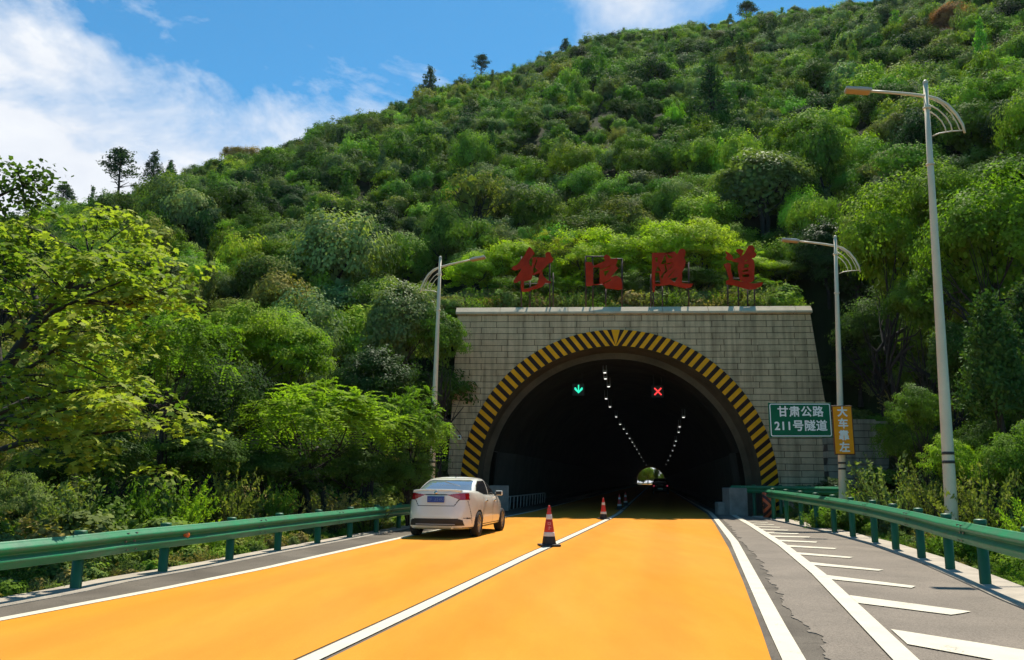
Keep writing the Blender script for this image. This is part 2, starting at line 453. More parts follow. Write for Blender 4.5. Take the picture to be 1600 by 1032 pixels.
hb.add(np.stack([X, Y, Z], -1).reshape(-1, 3).tolist(), [(i * n2_ + j, (i + 1) * n2_ + j, (i + 1) * n2_ + j + 1, i * n2_ + j + 1) for i in range(n1_ - 1) for j in range(n2_ - 1)], smooth=True)
tag(hb.build('hillside', M_hill), kind='structure')

# ------------------------------------------------------------------ tunnel portal
def stone_mat(name, row, width, c1, c2, mort, ax=None):
    m = bpy.data.materials.new(name); m.use_nodes = True
    t = NT(m.node_tree); b = t.n('ShaderNodeBsdfPrincipled'); o = t.n('ShaderNodeOutputMaterial'); t.l(b.outputs[0], o.inputs[0])
    uv = t.n('ShaderNodeUVMap'); g = t.n('ShaderNodeNewGeometry')
    dist = t.n('ShaderNodeTexNoise', i_Scale=1.3, i_Detail=2.0)
    t.l(g.outputs['Position'], dist.inputs['Vector'])
    ad = t.n('ShaderNodeVectorMath', operation='MULTIPLY_ADD'); t.l(dist.outputs['Color'], ad.inputs[0]); ad.inputs[1].default_value = (0.05, 0.03, 0); t.l(uv.outputs[0], ad.inputs[2])
    br = t.n('ShaderNodeTexBrick', offset=0.43, offset_frequency=2, squash=1.35, squash_frequency=3)
    t.l(ad.outputs[0], br.inputs['Vector'])
    br.inputs['Scale'].default_value = 1.0; br.inputs['Mortar Size'].default_value = 0.016; br.inputs['Mortar Smooth'].default_value = 0.3
    br.inputs['Brick Width'].default_value = width; br.inputs['Row Height'].default_value = row; br.inputs['Bias'].default_value = 0.0
    br.inputs['Color1'].default_value = (*c1, 1); br.inputs['Color2'].default_value = (*c2, 1); br.inputs['Mortar'].default_value = (*mort, 1)
    f = t.ramp(t.noise(g.outputs['Position'], 2.4, 6, 0.65, 0.4), [(0.3, 0.84), (0.7, 1.1)])
    mpn = t.n('ShaderNodeMapping'); mpn.inputs['Scale'].default_value = (2.2, 2.2, 0.16); t.l(g.outputs['Position'], mpn.inputs['Vector'])
    stn = t.ramp(t.noise(mpn.outputs[0], 1.6, 5, 0.65), [(0.36, 0.62), (0.56, 1.0)])
    sp = t.ramp(t.noise(g.outputs['Position'], 45, 3, 0.7), [(0.3, 0.88), (0.7, 1.1)])
    c = t.mix(1.0, t.mix(0.95, t.mix(1.0, br.outputs['Color'], f, 'MULTIPLY'), stn, 'MULTIPLY'), sp, 'MULTIPLY')
    t.l(c, b.inputs['Base Color']); b.inputs['Roughness'].default_value = 0.9; b.inputs['Specular IOR Level'].default_value = 0.15
    hgt = t.math('SUBTRACT', t.math('MULTIPLY', t.noise(g.outputs['Position'], 14, 5, 0.65), 0.5), t.math('MULTIPLY', br.outputs['Fac'], 1.6))
    bp = t.n('ShaderNodeBump', i_Strength=0.75, i_Distance=0.035); t.l(hgt, bp.inputs['Height']); t.l(bp.outputs[0], b.inputs['Normal'])
    return m
M_stone = stone_mat('portal_stone', 0.285, 1.25, (0.60, 0.445, 0.265), (0.68, 0.515, 0.31), (0.17, 0.125, 0.07))
M_stone2 = stone_mat('retaining_stone', 0.30, 1.4, (0.36, 0.31, 0.23), (0.46, 0.40, 0.29), (0.10, 0.08, 0.06))
M_coping = pmat('coping_stone', (0.66, 0.53, 0.35), 0.85, var=0.25, vscale=1.6, bump=0.3, bscale=18, fine=0.06)
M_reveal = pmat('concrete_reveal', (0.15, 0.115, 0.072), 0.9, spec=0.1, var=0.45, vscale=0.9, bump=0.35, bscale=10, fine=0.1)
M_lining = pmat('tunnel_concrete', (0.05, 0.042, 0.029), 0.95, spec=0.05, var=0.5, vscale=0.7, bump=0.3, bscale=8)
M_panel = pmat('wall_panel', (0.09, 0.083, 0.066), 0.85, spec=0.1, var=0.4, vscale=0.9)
M_sorange = pmat('stripe_orange', (0.98, 0.44, 0.012), 0.7, spec=0.1, var=0.2, vscale=2.5, fine=0.08)
M_black = pmat('stripe_black', (0.03, 0.010, 0.008), 0.6, spec=0.2, var=0.3, vscale=3)

portal = empty('tunnel_portal', PO)
tag(portal, 'grey stone block tunnel portal with pale coping and striped arch', 'tunnel portal')
inv = Matrix.Translation(-PO)
SCL = YP / FOC
def upx(px): return (px - 966) * SCL / math.cos(PYAW) * 1.0
CV = (P(966, 759, YP)).z                     # arch centre height
RO, RI = 243 * SCL, 217 * SCL
TOPZ = P(966, 491, YP).z
def pl(u, v, d=0.0): return pf(u, v, d) - PO
def arch(r, n=72, low=-0.3):
    pts = [(-r, low)]
    for i in range(n + 1):
        a = math.pi * (1 - i / n)
        pts.append((r * math.cos(a), CV + r * math.sin(a)))
    pts.append((r, low))
    return pts
def uv_planar(o, ux, org=Vector((0, 0, 0))):
    me = o.data; lay = me.uv_layers.new(name='UVMap')
    for lp in me.loops:
        co = me.vertices[lp.vertex_index].co
        lay.data[lp.index].uv = (co.dot(ux) + 40, co.z + 20)
UL0, UL1 = upx(714), upx(700)
UR0, UR1 = upx(1270), upx(1304)
mb = MB()
ins = arch(RO - 0.1)
mb.prism([[(UL1, -0.3)] + ins + [(UR1, -0.3), (UR0, TOPZ), (UL0, TOPZ)]], lambda u, v, d: pl(u, v, -d), 1.4)
wall = mb.build('wall', M_stone, portal, recalc=True); uv_planar(wall, PR)
mb = MB(); CH = 0.36
x = UL0 - 0.08
while x < UR0 + 0.05:                        # coping of long slabs with tight joints
    L = random.choice([1.5, 2.1, 2.8, 1.2, 3.2]); x2 = min(x + L, UR0 + 0.09)
    if UR0 + 0.09 - x2 < 0.5: x2 = UR0 + 0.09
    prof = [(0.13, 0.0), (0.13, 0.10), (-0.11, CH), (-1.6, CH + 0.02), (-1.6, 0.0)]      # front tilted back, shaped to catch the sun
    x3 = x2 - 0.012
    vv = [pl(u_, TOPZ + v_, d_) for u_ in (x, x3) for d_, v_ in prof]
    mb.add(vv, [(0, 1, 2, 3, 4), (9, 8, 7, 6, 5)] + [(i, i + 5, (i + 1) % 5 + 5, (i + 1) % 5) for i in range(5)])
    x = x2
bevel(mb.build('coping', M_coping, portal, recalc=True), 0.012)
# striped arch: inner ring of the mouth, 6 cm proud of the wall
def ringpt(a, r):                            # a measured from the apex, negative = left
    return (r * math.sin(a), CV + r * math.cos(a))
mb = MB()
NB = 28; per = (math.pi / 2) / NB
FRONT = 0.06
def slant(aa):                               # tangential shift between outer and inner edge, in radians
    alpha = R(55 - 19 * aa / (math.pi / 2)); rad_ = math.pi / 2 - aa
    return math.tan(max(-1.0, min(1.0, alpha - rad_))) * (RO - RI) / RI
for sg in (-1, 1):
    for k in range(-6, 2 * NB + 12):
        a0, a1 = k * per / 2, (k + 1) * per / 2
        q = []
        for (aa, r) in ((a0, RO), (a1, RO), (a1, RI), (a0, RI)):
            ac = aa + (slant(max(0, min(math.pi / 2, aa))) if r == RI else 0)
            q.append((max(0.0, ac), r))
        pts = []
        for (ac, r) in q:
            ac2 = ac
            u, v = ringpt(min(ac2, math.pi / 2), r)
            if ac2 > math.pi / 2: v -= (ac2 - math.pi / 2) * r
            v = max(v, 0.02)
            pts.append((u * sg, v))
        area = sum(pts[i][0] * pts[(i + 1) % 4][1] - pts[(i + 1) % 4][0] * pts[i][1] for i in range(4))
        if abs(area) < 1e-4: continue
        mb.add([pl(u, v, FRONT) for u, v in pts], [(0, 1, 2, 3)], 1 if k % 2 == 0 else 0)
# backing and edges of the ring
outr, inr = arch(RO, 72, 0.0), arch(RI, 72, 0.0)
mb.prism([outr + inr[::-1]], lambda u, v, d: pl(u, v, FRONT - 0.004 - d), 0.16, 0)
st = mb.build('striped_arch', [M_black, M_sorange], portal)
# reveal, then the lining a step smaller
def sweep(mb, r0, y0, r1, y1, mi, n=64, low=-0.25, off0=None, off1=None):
    a, b2 = arch(r0, n, low), arch(r1, n, low)
    def at(u, v, y):
        if y <= 0: return pl(u, v, -y)
        return Vector((axis_x(YP + y) + u - PO.x, y, v))
    vs_ = [pl(u, v, -y0) if y0 < 3 else at(u, v, y0) for u, v in a] + [pl(u, v, -y1) if y1 < 3 else at(u, v, y1) for u, v in b2]
    k = len(a)
    mb.add(vs_, [(i, i + 1, k + i + 1, k + i) for i in range(k - 1)], mi, True)
R2 = RI - 0.42
mb = MB()
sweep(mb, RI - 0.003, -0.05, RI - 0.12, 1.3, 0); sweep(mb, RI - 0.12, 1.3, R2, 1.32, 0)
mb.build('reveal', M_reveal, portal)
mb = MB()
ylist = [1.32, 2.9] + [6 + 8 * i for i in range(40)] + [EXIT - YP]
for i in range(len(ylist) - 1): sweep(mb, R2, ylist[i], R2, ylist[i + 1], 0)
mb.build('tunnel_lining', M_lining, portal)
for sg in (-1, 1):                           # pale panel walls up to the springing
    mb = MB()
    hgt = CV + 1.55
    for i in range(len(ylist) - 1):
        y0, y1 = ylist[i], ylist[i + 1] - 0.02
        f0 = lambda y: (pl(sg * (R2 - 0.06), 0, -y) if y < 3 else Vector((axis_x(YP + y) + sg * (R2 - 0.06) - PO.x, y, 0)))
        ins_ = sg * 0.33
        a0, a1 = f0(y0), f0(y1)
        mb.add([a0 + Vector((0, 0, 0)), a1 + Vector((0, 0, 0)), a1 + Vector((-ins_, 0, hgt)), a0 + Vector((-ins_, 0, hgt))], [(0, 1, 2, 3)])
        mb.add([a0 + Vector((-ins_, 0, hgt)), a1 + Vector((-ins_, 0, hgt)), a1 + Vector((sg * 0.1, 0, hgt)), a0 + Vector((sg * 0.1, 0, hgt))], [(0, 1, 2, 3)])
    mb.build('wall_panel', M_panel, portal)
# raised walkway each side of the tunnel
for sg in (-1, 1):
    mb = MB()
    ys = [YP + y for y in ylist if y > 1.4]
    lk = (lambda y: Lkerb(y) - 0.0) if sg < 0 else (lambda y: axis_x(y) + R2 - 1.25)
    vs_ = []
    for y in ys:
        e = axis_x(y) + sg * (R2 - 0.0)
        vs_ += [(lk(y) - PO.x, y - PO.y, 0.0), (lk(y) - PO.x, y - PO.y, 0.3), (e - PO.x, y - PO.y, 0.3)]
    mb.add(vs_, [(3 * i + k, 3 * i + k + 1, 3 * i + k + 4, 3 * i + k + 3) for i in range(len(ys) - 1) for k in range(2)])
    mb.build('walkway', M_lining, portal)

# low stone wall right of the portal
mb = MB()
RWY = 37.4
a, b2 = P(1290, 655, RWY), P(1388, 655, RWY)
mb.prism([[(a.x, -0.3), (b2.x + 0.2, -0.3), (b2.x, a.z - 0.08), (b2.x - 0.55, a.z - 0.08), (b2.x - 0.6, a.z), (a.x, a.z)]], lambda u, v, d: Vector((u, RWY + d, v)), 0.8)
rw = mb.build('retaining_wall', M_stone2, recalc=True); uv_planar(rw, Vector((1, 0, 0)))
tag(rw, 'low dark stone retaining wall beside the right side of the tunnel portal', 'wall')
# ------------------------------------------------------------------ metal letters on the coping
M_red = pmat('red_letter_paint', (0.52, 0.036, 0.010), 0.75, spec=0.1, var=0.35, vscale=3.0, fine=0.1)
M_rust = pmat('letter_frame', (0.05, 0.022, 0.014), 0.7, var=0.3)
LY = YP + 0.75                               # the letters stand in the middle of the coping
def zl(ox, oy, sc):
    def fr(u, v, d):
        p = P(ox + u / sc, oy + v / sc, LY); return Vector((p.x, LY - d, p.z))
    return fr
CHARS = [
 ('red metal character farthest left on the coping, two slanting strokes and a hooked right side', (795, 375, 9.378),
  [[[(40, 430), (65, 395), (120, 370), (230, 230), (270, 150), (298, 105), (330, 130), (365, 180), (380, 205), (335, 255), (300, 310), (303, 365), (330, 400), (350, 290), (335, 272), (350, 262), (540, 265), (535, 205), (570, 180), (605, 190), (620, 240), (655, 290), (635, 330), (590, 345), (500, 440), (480, 470), (440, 495), (370, 520), (345, 512), (340, 560), (330, 585), (225, 615), (222, 660), (215, 720), (250, 725), (300, 715), (335, 690), (410, 665), (430, 600), (455, 480), (490, 460), (500, 530), (570, 600), (620, 620), (615, 635), (530, 635), (490, 690), (420, 715), (330, 735), (310, 755), (240, 765), (190, 760), (172, 690), (180, 600), (150, 610), (120, 630), (75, 632), (70, 605), (190, 430), (110, 450), (75, 450)],
    [(400, 290), (395, 340), (365, 420), (372, 470), (415, 440), (385, 400), (410, 330)]]]),
 ('red metal character second from the left on the coping, inside a thin square frame', (900, 385, 10.32),
  [[[(150, 260), (250, 265), (275, 320), (300, 312), (470, 240), (440, 175), (480, 135), (540, 165), (560, 215), (660, 200), (670, 240), (640, 320), (680, 360), (630, 420), (560, 500), (600, 490), (650, 480), (720, 520), (740, 600), (745, 690), (690, 705), (600, 690), (480, 680), (440, 620), (370, 610), (300, 620), (240, 640), (200, 650), (165, 640)],
    [(290, 375), (365, 375), (362, 590), (290, 590)], [(455, 415), (525, 395), (470, 475)], [(410, 378), (540, 322), (530, 335), (420, 385)], [(450, 595), (550, 540), (545, 560), (460, 604)]]]),
 ('red metal character second from the right on the coping, dense strokes over a long foot', (1005, 380, 10.32),
  [[[(140, 165), (350, 160), (370, 185), (500, 140), (545, 190), (580, 115), (625, 95), (665, 110), (680, 150), (670, 220), (650, 240), (685, 300), (665, 380), (650, 430), (625, 470), (620, 650), (700, 660), (800, 660), (770, 715), (680, 735), (560, 705), (430, 670), (330, 690), (190, 695), (180, 790), (150, 790), (140, 590)],
    [(195, 245), (225, 245), (222, 300), (205, 300)], [(205, 455), (235, 385), (270, 450)], [(200, 500), (245, 500), (262, 640), (200, 640)], [(300, 335), (350, 210), (365, 340)], [(330, 365), (352, 365), (372, 460), (330, 500), (310, 570), (297, 520), (350, 450)], [(380, 175), (465, 240), (410, 245)], [(415, 425), (470, 360), (425, 432)], [(405, 545), (490, 450), (415, 558)], [(440, 580), (540, 560), (500, 630)], [(385, 330), (460, 320), (400, 352)]]]),
 ('red metal character farthest right on the coping, upright block over a long boat-shaped stroke', (1115, 375, 10.32),
  [[[(185, 190), (240, 215), (300, 270), (310, 320), (430, 285), (420, 240), (370, 195), (360, 165), (420, 150), (480, 180), (440, 270), (500, 220), (560, 100), (620, 95), (660, 150), (650, 195), (690, 240), (660, 290), (600, 300), (640, 330), (655, 420), (650, 560), (645, 660), (600, 690), (520, 700), (430, 660), (400, 560), (385, 440), (400, 370), (330, 360), (290, 335), (225, 330), (190, 290), (215, 250)],
    [(490, 345), (540, 328), (510, 352)], [(500, 405), (552, 400), (552, 445), (500, 450)], [(475, 500), (548, 485), (546, 510), (478, 522)], [(475, 565), (552, 565), (552, 600), (475, 600)]],
   [[(160, 400), (230, 375), (275, 400), (270, 480), (300, 590), (310, 650), (430, 675), (560, 705), (660, 710), (790, 690), (770, 745), (690, 790), (600, 805), (500, 790), (380, 750), (200, 715), (195, 670), (250, 640), (200, 480)]]]),
]
POSTS = [[(185, 240, 780), (310, 600, 780), (600, 330, 900), (650, 480, 900)], [(160, 170, 900), (270, 170, 650), (740, 210, 760), (480, 690, 900)], [(125, 500, 980), (165, 690, 980), (310, 700, 980), (735, 310, 980)], [(230, 715, 1010), (550, 800, 1010), (660, 790, 1010), (400, 740, 1010)]]
for (lab, (ox, oy, sc), polys), posts in zip(CHARS, POSTS):
    fr = zl(ox, oy, sc)
    base = fr(450, 900, 0); base.z = TOPZ + CH
    t = tag(empty('metal_letter', base), lab, 'letter', 'red letters on the tunnel portal')
    mb = MB()
    for p in polys:
        p = [p[0]] + [[(sum(q[0] for q in h) / len(h) + (u_ - sum(q[0] for q in h) / len(h)) * 1.4, sum(q[1] for q in h) / len(h) + (v_ - sum(q[1] for q in h) / len(h)) * 1.3) for u_, v_ in h] for h in p[1:]]
        mb.prism(p, lambda u, v, d: fr(u, v, d) - base, 0.07)
    mb.build('letter_face', M_red, t, recalc=True)
    for (u, v0, v1) in posts:
        a = fr(u, v0, -0.03) - base; b2 = fr(u, v1, -0.03) - base; b2.z = -0.02
        MB().tube([a, b2], 0.035, 6).build('post', M_rust, t)
    if ox == 900:
        mb = MB()
        for q in (((150, 165), (470, 165)), ((560, 205), (750, 205)), ((155, 160), (155, 640)), ((745, 205), (755, 690))):
            mb.tube([fr(*q[0], -0.03) - base, fr(*q[1], -0.03) - base], 0.035, 6)
        mb.build('frame', M_rust, t)
    mb = MB()
    za = fr(0, 620 if ox != 795 else 640, -0.03) - base
    xa, xb = (fr(posts[0][0], 0, 0) - base).x, (fr(posts[2][0] if ox != 1005 else 735, 0, 0) - base).x
    mb.tube([Vector((xa, za.y, za.z)), Vector((xb, za.y, za.z))], 0.025, 6)
    mb.build('crossbar', M_rust, t)

# ------------------------------------------------------------------ lamps and signals in the tunnel
M_lampw = pmat('lamp_lens', (0.8, 0.8, 0.8), 0.4, emit=(1.0, 0.97, 0.9), estr=1.0)
M_lampbody = pmat('lamp_housing', (0.25, 0.25, 0.25), 0.6)
LEFTL = [(945, 583), (946, 592.5), (951, 604.7), (947, 623.6), (953, 636.4), (962.8, 652), (969, 663.6), (974.6, 671), (979.5, 678), (984, 685.6), (988, 691.6), (991.5, 697.5), (995, 703), (998.6, 709.6), (1002, 715.5), (1006, 721.5), (1009.5, 727)]
RIGHTL = [(1068, 652.6), (1062, 667.5), (1060.5, 676), (1056, 690), (1053.8, 697), (1051, 705), (1047.5, 713), (1044, 720), (1041, 726)]
proto = None
for row, lst in (('left', LEFTL), ('right', RIGHTL)):
    for i, (px, py) in enumerate(lst):
        d = ray(px, py); zc = 6.1 if row == 'left' else 5.2
        t_ = (zc - CAM_H) / d.z; Yl = max(d.y * t_, 42 + i * 1.5)
        p = P(px, py, Yl)
        if proto is None:
            proto = empty('tunnel_lamp'); mb = MB().box((0, 0, 0.08), (0.2, 0.17, 0.1)); mb.build('housing', M_lampbody, proto)
            MB().box((0, 0, 0.0), (0.13, 0.1, 0.03)).build('lens', M_lampw, proto)
            MB().tube([(-0.08, 0, 0.1), (-0.08, 0, 0.5)], 0.015, 5).build('bracket', M_lampbody, proto)
            MB().tube([(0.08, 0, 0.1), (0.08, 0, 0.5)], 0.015, 5).build('bracket', M_lampbody, proto)
            q = proto
        else:
            q = proto.copy(); COL.objects.link(q)
            for ch in proto.children:
                c = ch.copy(); COL.objects.link(c); c.parent = q
        q.location = p
        if row == 'left' and i == 0: lab = 'small white tunnel lamp under the vault, first and nearest of the left row'
        elif row == 'right' and i == 0: lab = 'small white tunnel lamp, first and nearest of the short right row'
        else: lab = 'small white lamp in the %s row of the tunnel, behind the first of that row' % row
        tag(q, lab, 'lamp', 'lamps in the %s row of the tunnel' % row)
M_sgn = pmat('signal_green', (0.02, 0.3, 0.2), 0.5, emit=(0.03, 0.85, 0.5), estr=0.8)
M_sgr = pmat('signal_red', (0.4, 0.02, 0.02), 0.5, emit=(1.0, 0.05, 0.05), estr=0.9)
M_sbox = pmat('signal_housing', (0.012, 0.012, 0.012), 0.6)
def signal(px, py, green):
    p = P(px, py, 43.0)
    t = tag(empty('lane_signal', p), 'lane signal with a lit %s under the tunnel vault' % ('green downward arrow' if green else 'red cross'), 'lane signal')
    bevel(MB().box((0, 0.09, 0), (0.62, 0.14, 0.62)).build('housing', M_sbox, t), 0.02)
    MB().tube([(-0.2, 0.09, 0.3), (-0.2, 0.09, 1.5)], 0.02, 6).build('hanger', M_sbox, t)
    MB().tube([(0.2, 0.09, 0.3), (0.2, 0.09, 1.5)], 0.02, 6).build('hanger', M_sbox, t)
    mb = MB(); fr = lambda u, v, d: Vector((u, 0.015 - d, v))
    if green:
        mb.prism([[(-0.03, 0.24), (0.03, 0.24), (0.03, -0.05), (0.15, 0.11), (0.21, 0.10), (0.21, 0.0), (0.0, -0.2), (-0.21, 0.0), (-0.21, 0.10), (-0.15, 0.11), (-0.03, -0.05)]], fr, 0.02)
    else:
        for a in (45, 135):
            c, s = math.cos(R(a)), math.sin(R(a))
            mb.prism([[(c * x - s * y, s * x + c * y) for x, y in ((-0.25, -0.035), (0.25, -0.035), (0.25, 0.035), (-0.25, 0.035))]], lambda u, v, d, k=a: Vector((u, 0.015 - d - (0.004 if k == 135 else 0), v)), 0.02)
    mb.build('arrow' if green else 'cross', M_sgn if green else M_sgr, t)
signal(904, 609, True); signal(1028, 612, False)

# ------------------------------------------------------------------ street lamps
M_pole = pmat('pole_paint', (0.72, 0.61, 0.43), 0.5, var=0.16, vscale=1.5, fine=0.05)
M_tape = pmat('black_tape', (0.03, 0.03, 0.028), 0.6)
M_head = pmat('lamp_head', (0.42, 0.40, 0.36), 0.5)
M_lens = pmat('lamp_underside', (0.52, 0.33, 0.13), 0.35)
def street_lamp(base, top, za, side, lab, rz, k=1.0):
    """side +1: arm to the right; local x along the arm"""
    t = tag(empty('street_lamp', base), lab, 'street lamp')
    lean = Vector(((top.x - base.x), (top.y - base.y), top.z - base.z))
    ux = Vector((side * math.cos(rz), side * math.sin(rz), 0))
    at = lambda u, z, s=0.0: lean * ((za + 0) / lean.z) + ux * u * k + Vector((0, 0, z)) * k + Vector((-ux.y, ux.x, 0)) * s
    MB().tube([(0, 0, -0.3)] + [lean * f for f in (0, 0.25, 0.5, 0.75, 1.0)], [0.132, 0.13, 0.112, 0.092, 0.07, 0.05], 14).build('pole', M_pole, t)
    MB().lathe([(0.055, 0), (0.06, 0.03), (0.03, 0.08), (0.0, 0.09)], lean).build('finial', M_pole, t)
    bevel(MB().box((0, 0, 0.02), (0.42, 0.42, 0.04)).build('base_plate', M_pole, t), 0.01)
    for z in (2.08, 1.9):
        MB().lathe([(0.114, -0.03), (0.121, -0.03), (0.121, 0.03), (0.114, 0.03)], lean * (z / lean.z)).build('band', M_tape, t)
    for z in (za - 0.28, za - 1.6):
        MB().lathe([(0.07, -0.025), (0.085, -0.025), (0.085, 0.025), (0.07, 0.025)], lean * (z / lean.z)).build('collar', M_pole, t)
    arm = [at(-0.72, -0.92), at(-0.69, -0.72), at(-0.58, -0.47), at(-0.42, -0.24), at(-0.22, -0.08), at(0, 0.0), at(0.35, 0.085), at(0.8, 0.17), at(1.2, 0.235)]
    MB().tube(arm, [0.025, 0.03, 0.034, 0.036, 0.038, 0.04, 0.036, 0.032, 0.028], 8).build('arm', M_pole, t)
    mb = MB()
    for (a0, b0, c0) in ((-0.1, -0.1, 0.62), (-0.22, -0.36, 0.5), (-0.42, -0.5, 0.36)):
        pass
    mb.tube([at(-0.05, -0.02), at(-0.3, -0.2), at(-0.48, -0.45), at(-0.58, -0.68), at(-0.63, -0.86)], 0.014, 6)
    mb.tube([at(-0.04, -0.2), at(-0.22, -0.33), at(-0.37, -0.52), at(-0.45, -0.7), at(-0.47, -0.86)], 0.014, 6)
    mb.tube([at(-0.04, -0.36), at(-0.16, -0.46), at(-0.27, -0.61), at(-0.33, -0.76), at(-0.34, -0.87)], 0.014, 6)
    mb.tube([at(-0.06, -0.94), at(-0.2, -0.89), at(-0.45, -0.86), at(-0.7, -0.86)], 0.014, 6)
    mb.build('scroll', M_pole, t)
    d_ = (at(1.2, 0.235) - at(0.8, 0.17)).normalized(); s_ = Vector((-ux.y, ux.x, 0)); n_ = s_.cross(d_) * (1 if s_.cross(d_).z > 0 else -1)
    m3 = Matrix((d_, s_, n_)).transposed()
    c = at(1.42, 0.27)
    h = MB().box(c, (0.56, 0.27, 0.07), mat=m3).build('lamp_head', M_head, t); bevel(h, 0.02)
    MB().box(c - n_ * 0.042, (0.48, 0.22, 0.016), mat=m3).build('lens', M_lens, h)
    MB().box(c + n_ * 0.05 - d_ * 0.1, (0.2, 0.12, 0.04), mat=m3).build('heat_sink', M_head, h)
    return t
RH = math.atan2(-0.2, 1.0)                   # across the road
def lamp_at(pb, ptop, parm, Y, side, lab):
    tp = P(*ptop, Y); bb_ = P(*pb, Y); k = (tp.z + 0.05) / (tp.z - bb_.z)
    base = tp + (bb_ - tp) * k; za = P(*parm, Y).z + 0.05
    base.z = -0.05
    return street_lamp(base, tp, za, side, lab, RH)
lamp_at((1487, 805), (1446, 131), (1445, 151), 17.5, -1, 'tall cream street lamp nearest the viewer on the right, arm reaching left')
lamp_at((1317, 780), (1305, 372), (1306, 385), 27.0, -1, 'cream street lamp on the right carrying the orange sign')
lamp_at((674, 750), (688, 404), (687, 418), 29.9, 1, 'cream street lamp left of the portal behind the white car, arm reaching right')

# ------------------------------------------------------------------ signs
M_sgreen = pmat('sign_green', (0.004, 0.13, 0.06), 0.6, spec=0.2, var=0.2, vscale=2.0)
M_swhite = pmat('sign_white', (0.82, 0.82, 0.80), 0.5)
M_sor = pmat('sign_orange', (0.90, 0.34, 0.008), 0.6, spec=0.2, var=0.15, vscale=2.0)
M_srim = pmat('sign_dark_rim', (0.13, 0.035, 0.012), 0.5)
M_sback = pmat('sign_back', (0.35, 0.36, 0.36), 0.5, metal=0.4)
def sign(name, p_tl, p_tr, p_bl, Y, lab, col, lines, rim, border, inset):
    a, b2, c2 = P(*p_tl, Y), P(*p_tr, Y), P(*p_bl, Y)
    w_, h_ = (b2 - a).length, (a - c2).length
    ce = (b2 + c2) / 2
    t = tag(empty(name, ce), lab, 'sign')
    t.rotation_euler = (0, -math.atan2(b2.z - a.z, b2.x - a.x), 0)
    bevel(MB().box((0, 0.02, 0), (w_, 0.03, h_)).build('panel', rim, t), 0.01)
    r1 = MB().box((0, 0.0, 0), (w_ - 2 * inset, 0.016, h_ - 2 * inset)).build('face', col, t)
    if border:
        mb = MB(); W2, H2 = w_ / 2 - border, h_ / 2 - border; bt = 0.026
        def rr(W_, H_, r):
            pts = []
            for cx, cy, a0 in ((W_ - r, H_ - r, 0), (-W_ + r, H_ - r, 90), (-W_ + r, -H_ + r, 180), (W_ - r, -H_ + r, 270)):
                for k in range(7):
                    an = R(a0 + 15 * k); pts.append((cx + r * math.cos(an), cy + r * math.sin(an)))
            return pts
        mb.prism([rr(W2, H2, 0.06), rr(W2 - bt, H2 - bt, 0.04)], lambda u, v, d: Vector((u, -0.0085 - d, v)), 0.004)
        mb.build('border', M_swhite, t, recalc=True)
    for (txt, u, v, size, bold, sp) in lines:
        me = text_mesh(txt, size, 0.0, 0.002, sp)
        n0 = len(me.vertices); co = np.empty(n0 * 3, np.float32); me.vertices.foreach_get('co', co); co = co.reshape(-1, 3)
        mb = MB()                            # bold strokes: the thin letters laid over each other a few millimetres apart
        for q, (du, dv) in enumerate(((0, 0), (bold, 0), (-bold, 0), (0, bold), (0, -bold), (bold * .7, bold * .7), (-bold * .7, bold * .7), (bold * .7, -bold * .7), (-bold * .7, -bold * .7))):
            mb.add(co + np.array([du, dv, 0.0004 * q]), [tuple(p.vertices) for p in me.polygons])
        o = mb.build('lettering', M_swhite, t)
        o.location = (u, -0.012, v); o.rotation_euler = (R(90), 0, 0)
    for z in (-h_ * 0.28, h_ * 0.28):
        MB().box((0, 0.05, z), (w_ * 0.96, 0.03, 0.05)).build('rail', M_sback, t)
    return t, w_, h_
SY = 26.55
S1 = SY / FOC
g_, gw, gh = sign('road_sign', (1201, 629.5), (1299, 629.5), (1202, 684), SY + 0.05, 'green rectangular sign with two lines of white writing beside the orange sign', M_sgreen,
     [('甘肃公路', 0.01, 0.245, 0.35, 0.009, 1.12), ('211号隧道', 0.0, -0.2, 0.36, 0.009, 1.06)], M_sgreen, 0.035, 0.012)
sign('road_sign', (1301.5, 634), (1333.5, 634), (1302, 711), SY, 'narrow upright orange sign with four white characters on the lamp post', M_sor,
     [(c, 0.0, 0.555 - 0.37 * i, 0.33, 0.011, 1.0) for i, c in enumerate('大车靠左')], M_srim, 0, 0.035)
# bracket arms that carry the green sign from the post
gc = g_.location; mb = MB()
pole_x = P(1317, 660, 27.0).x
for z in (-0.3, 0.3):
    mb.box(((pole_x - gc.x) / 2, 0.12, z), (pole_x - gc.x, 0.05, 0.05))
mb.build('bracket', M_sback, g_)

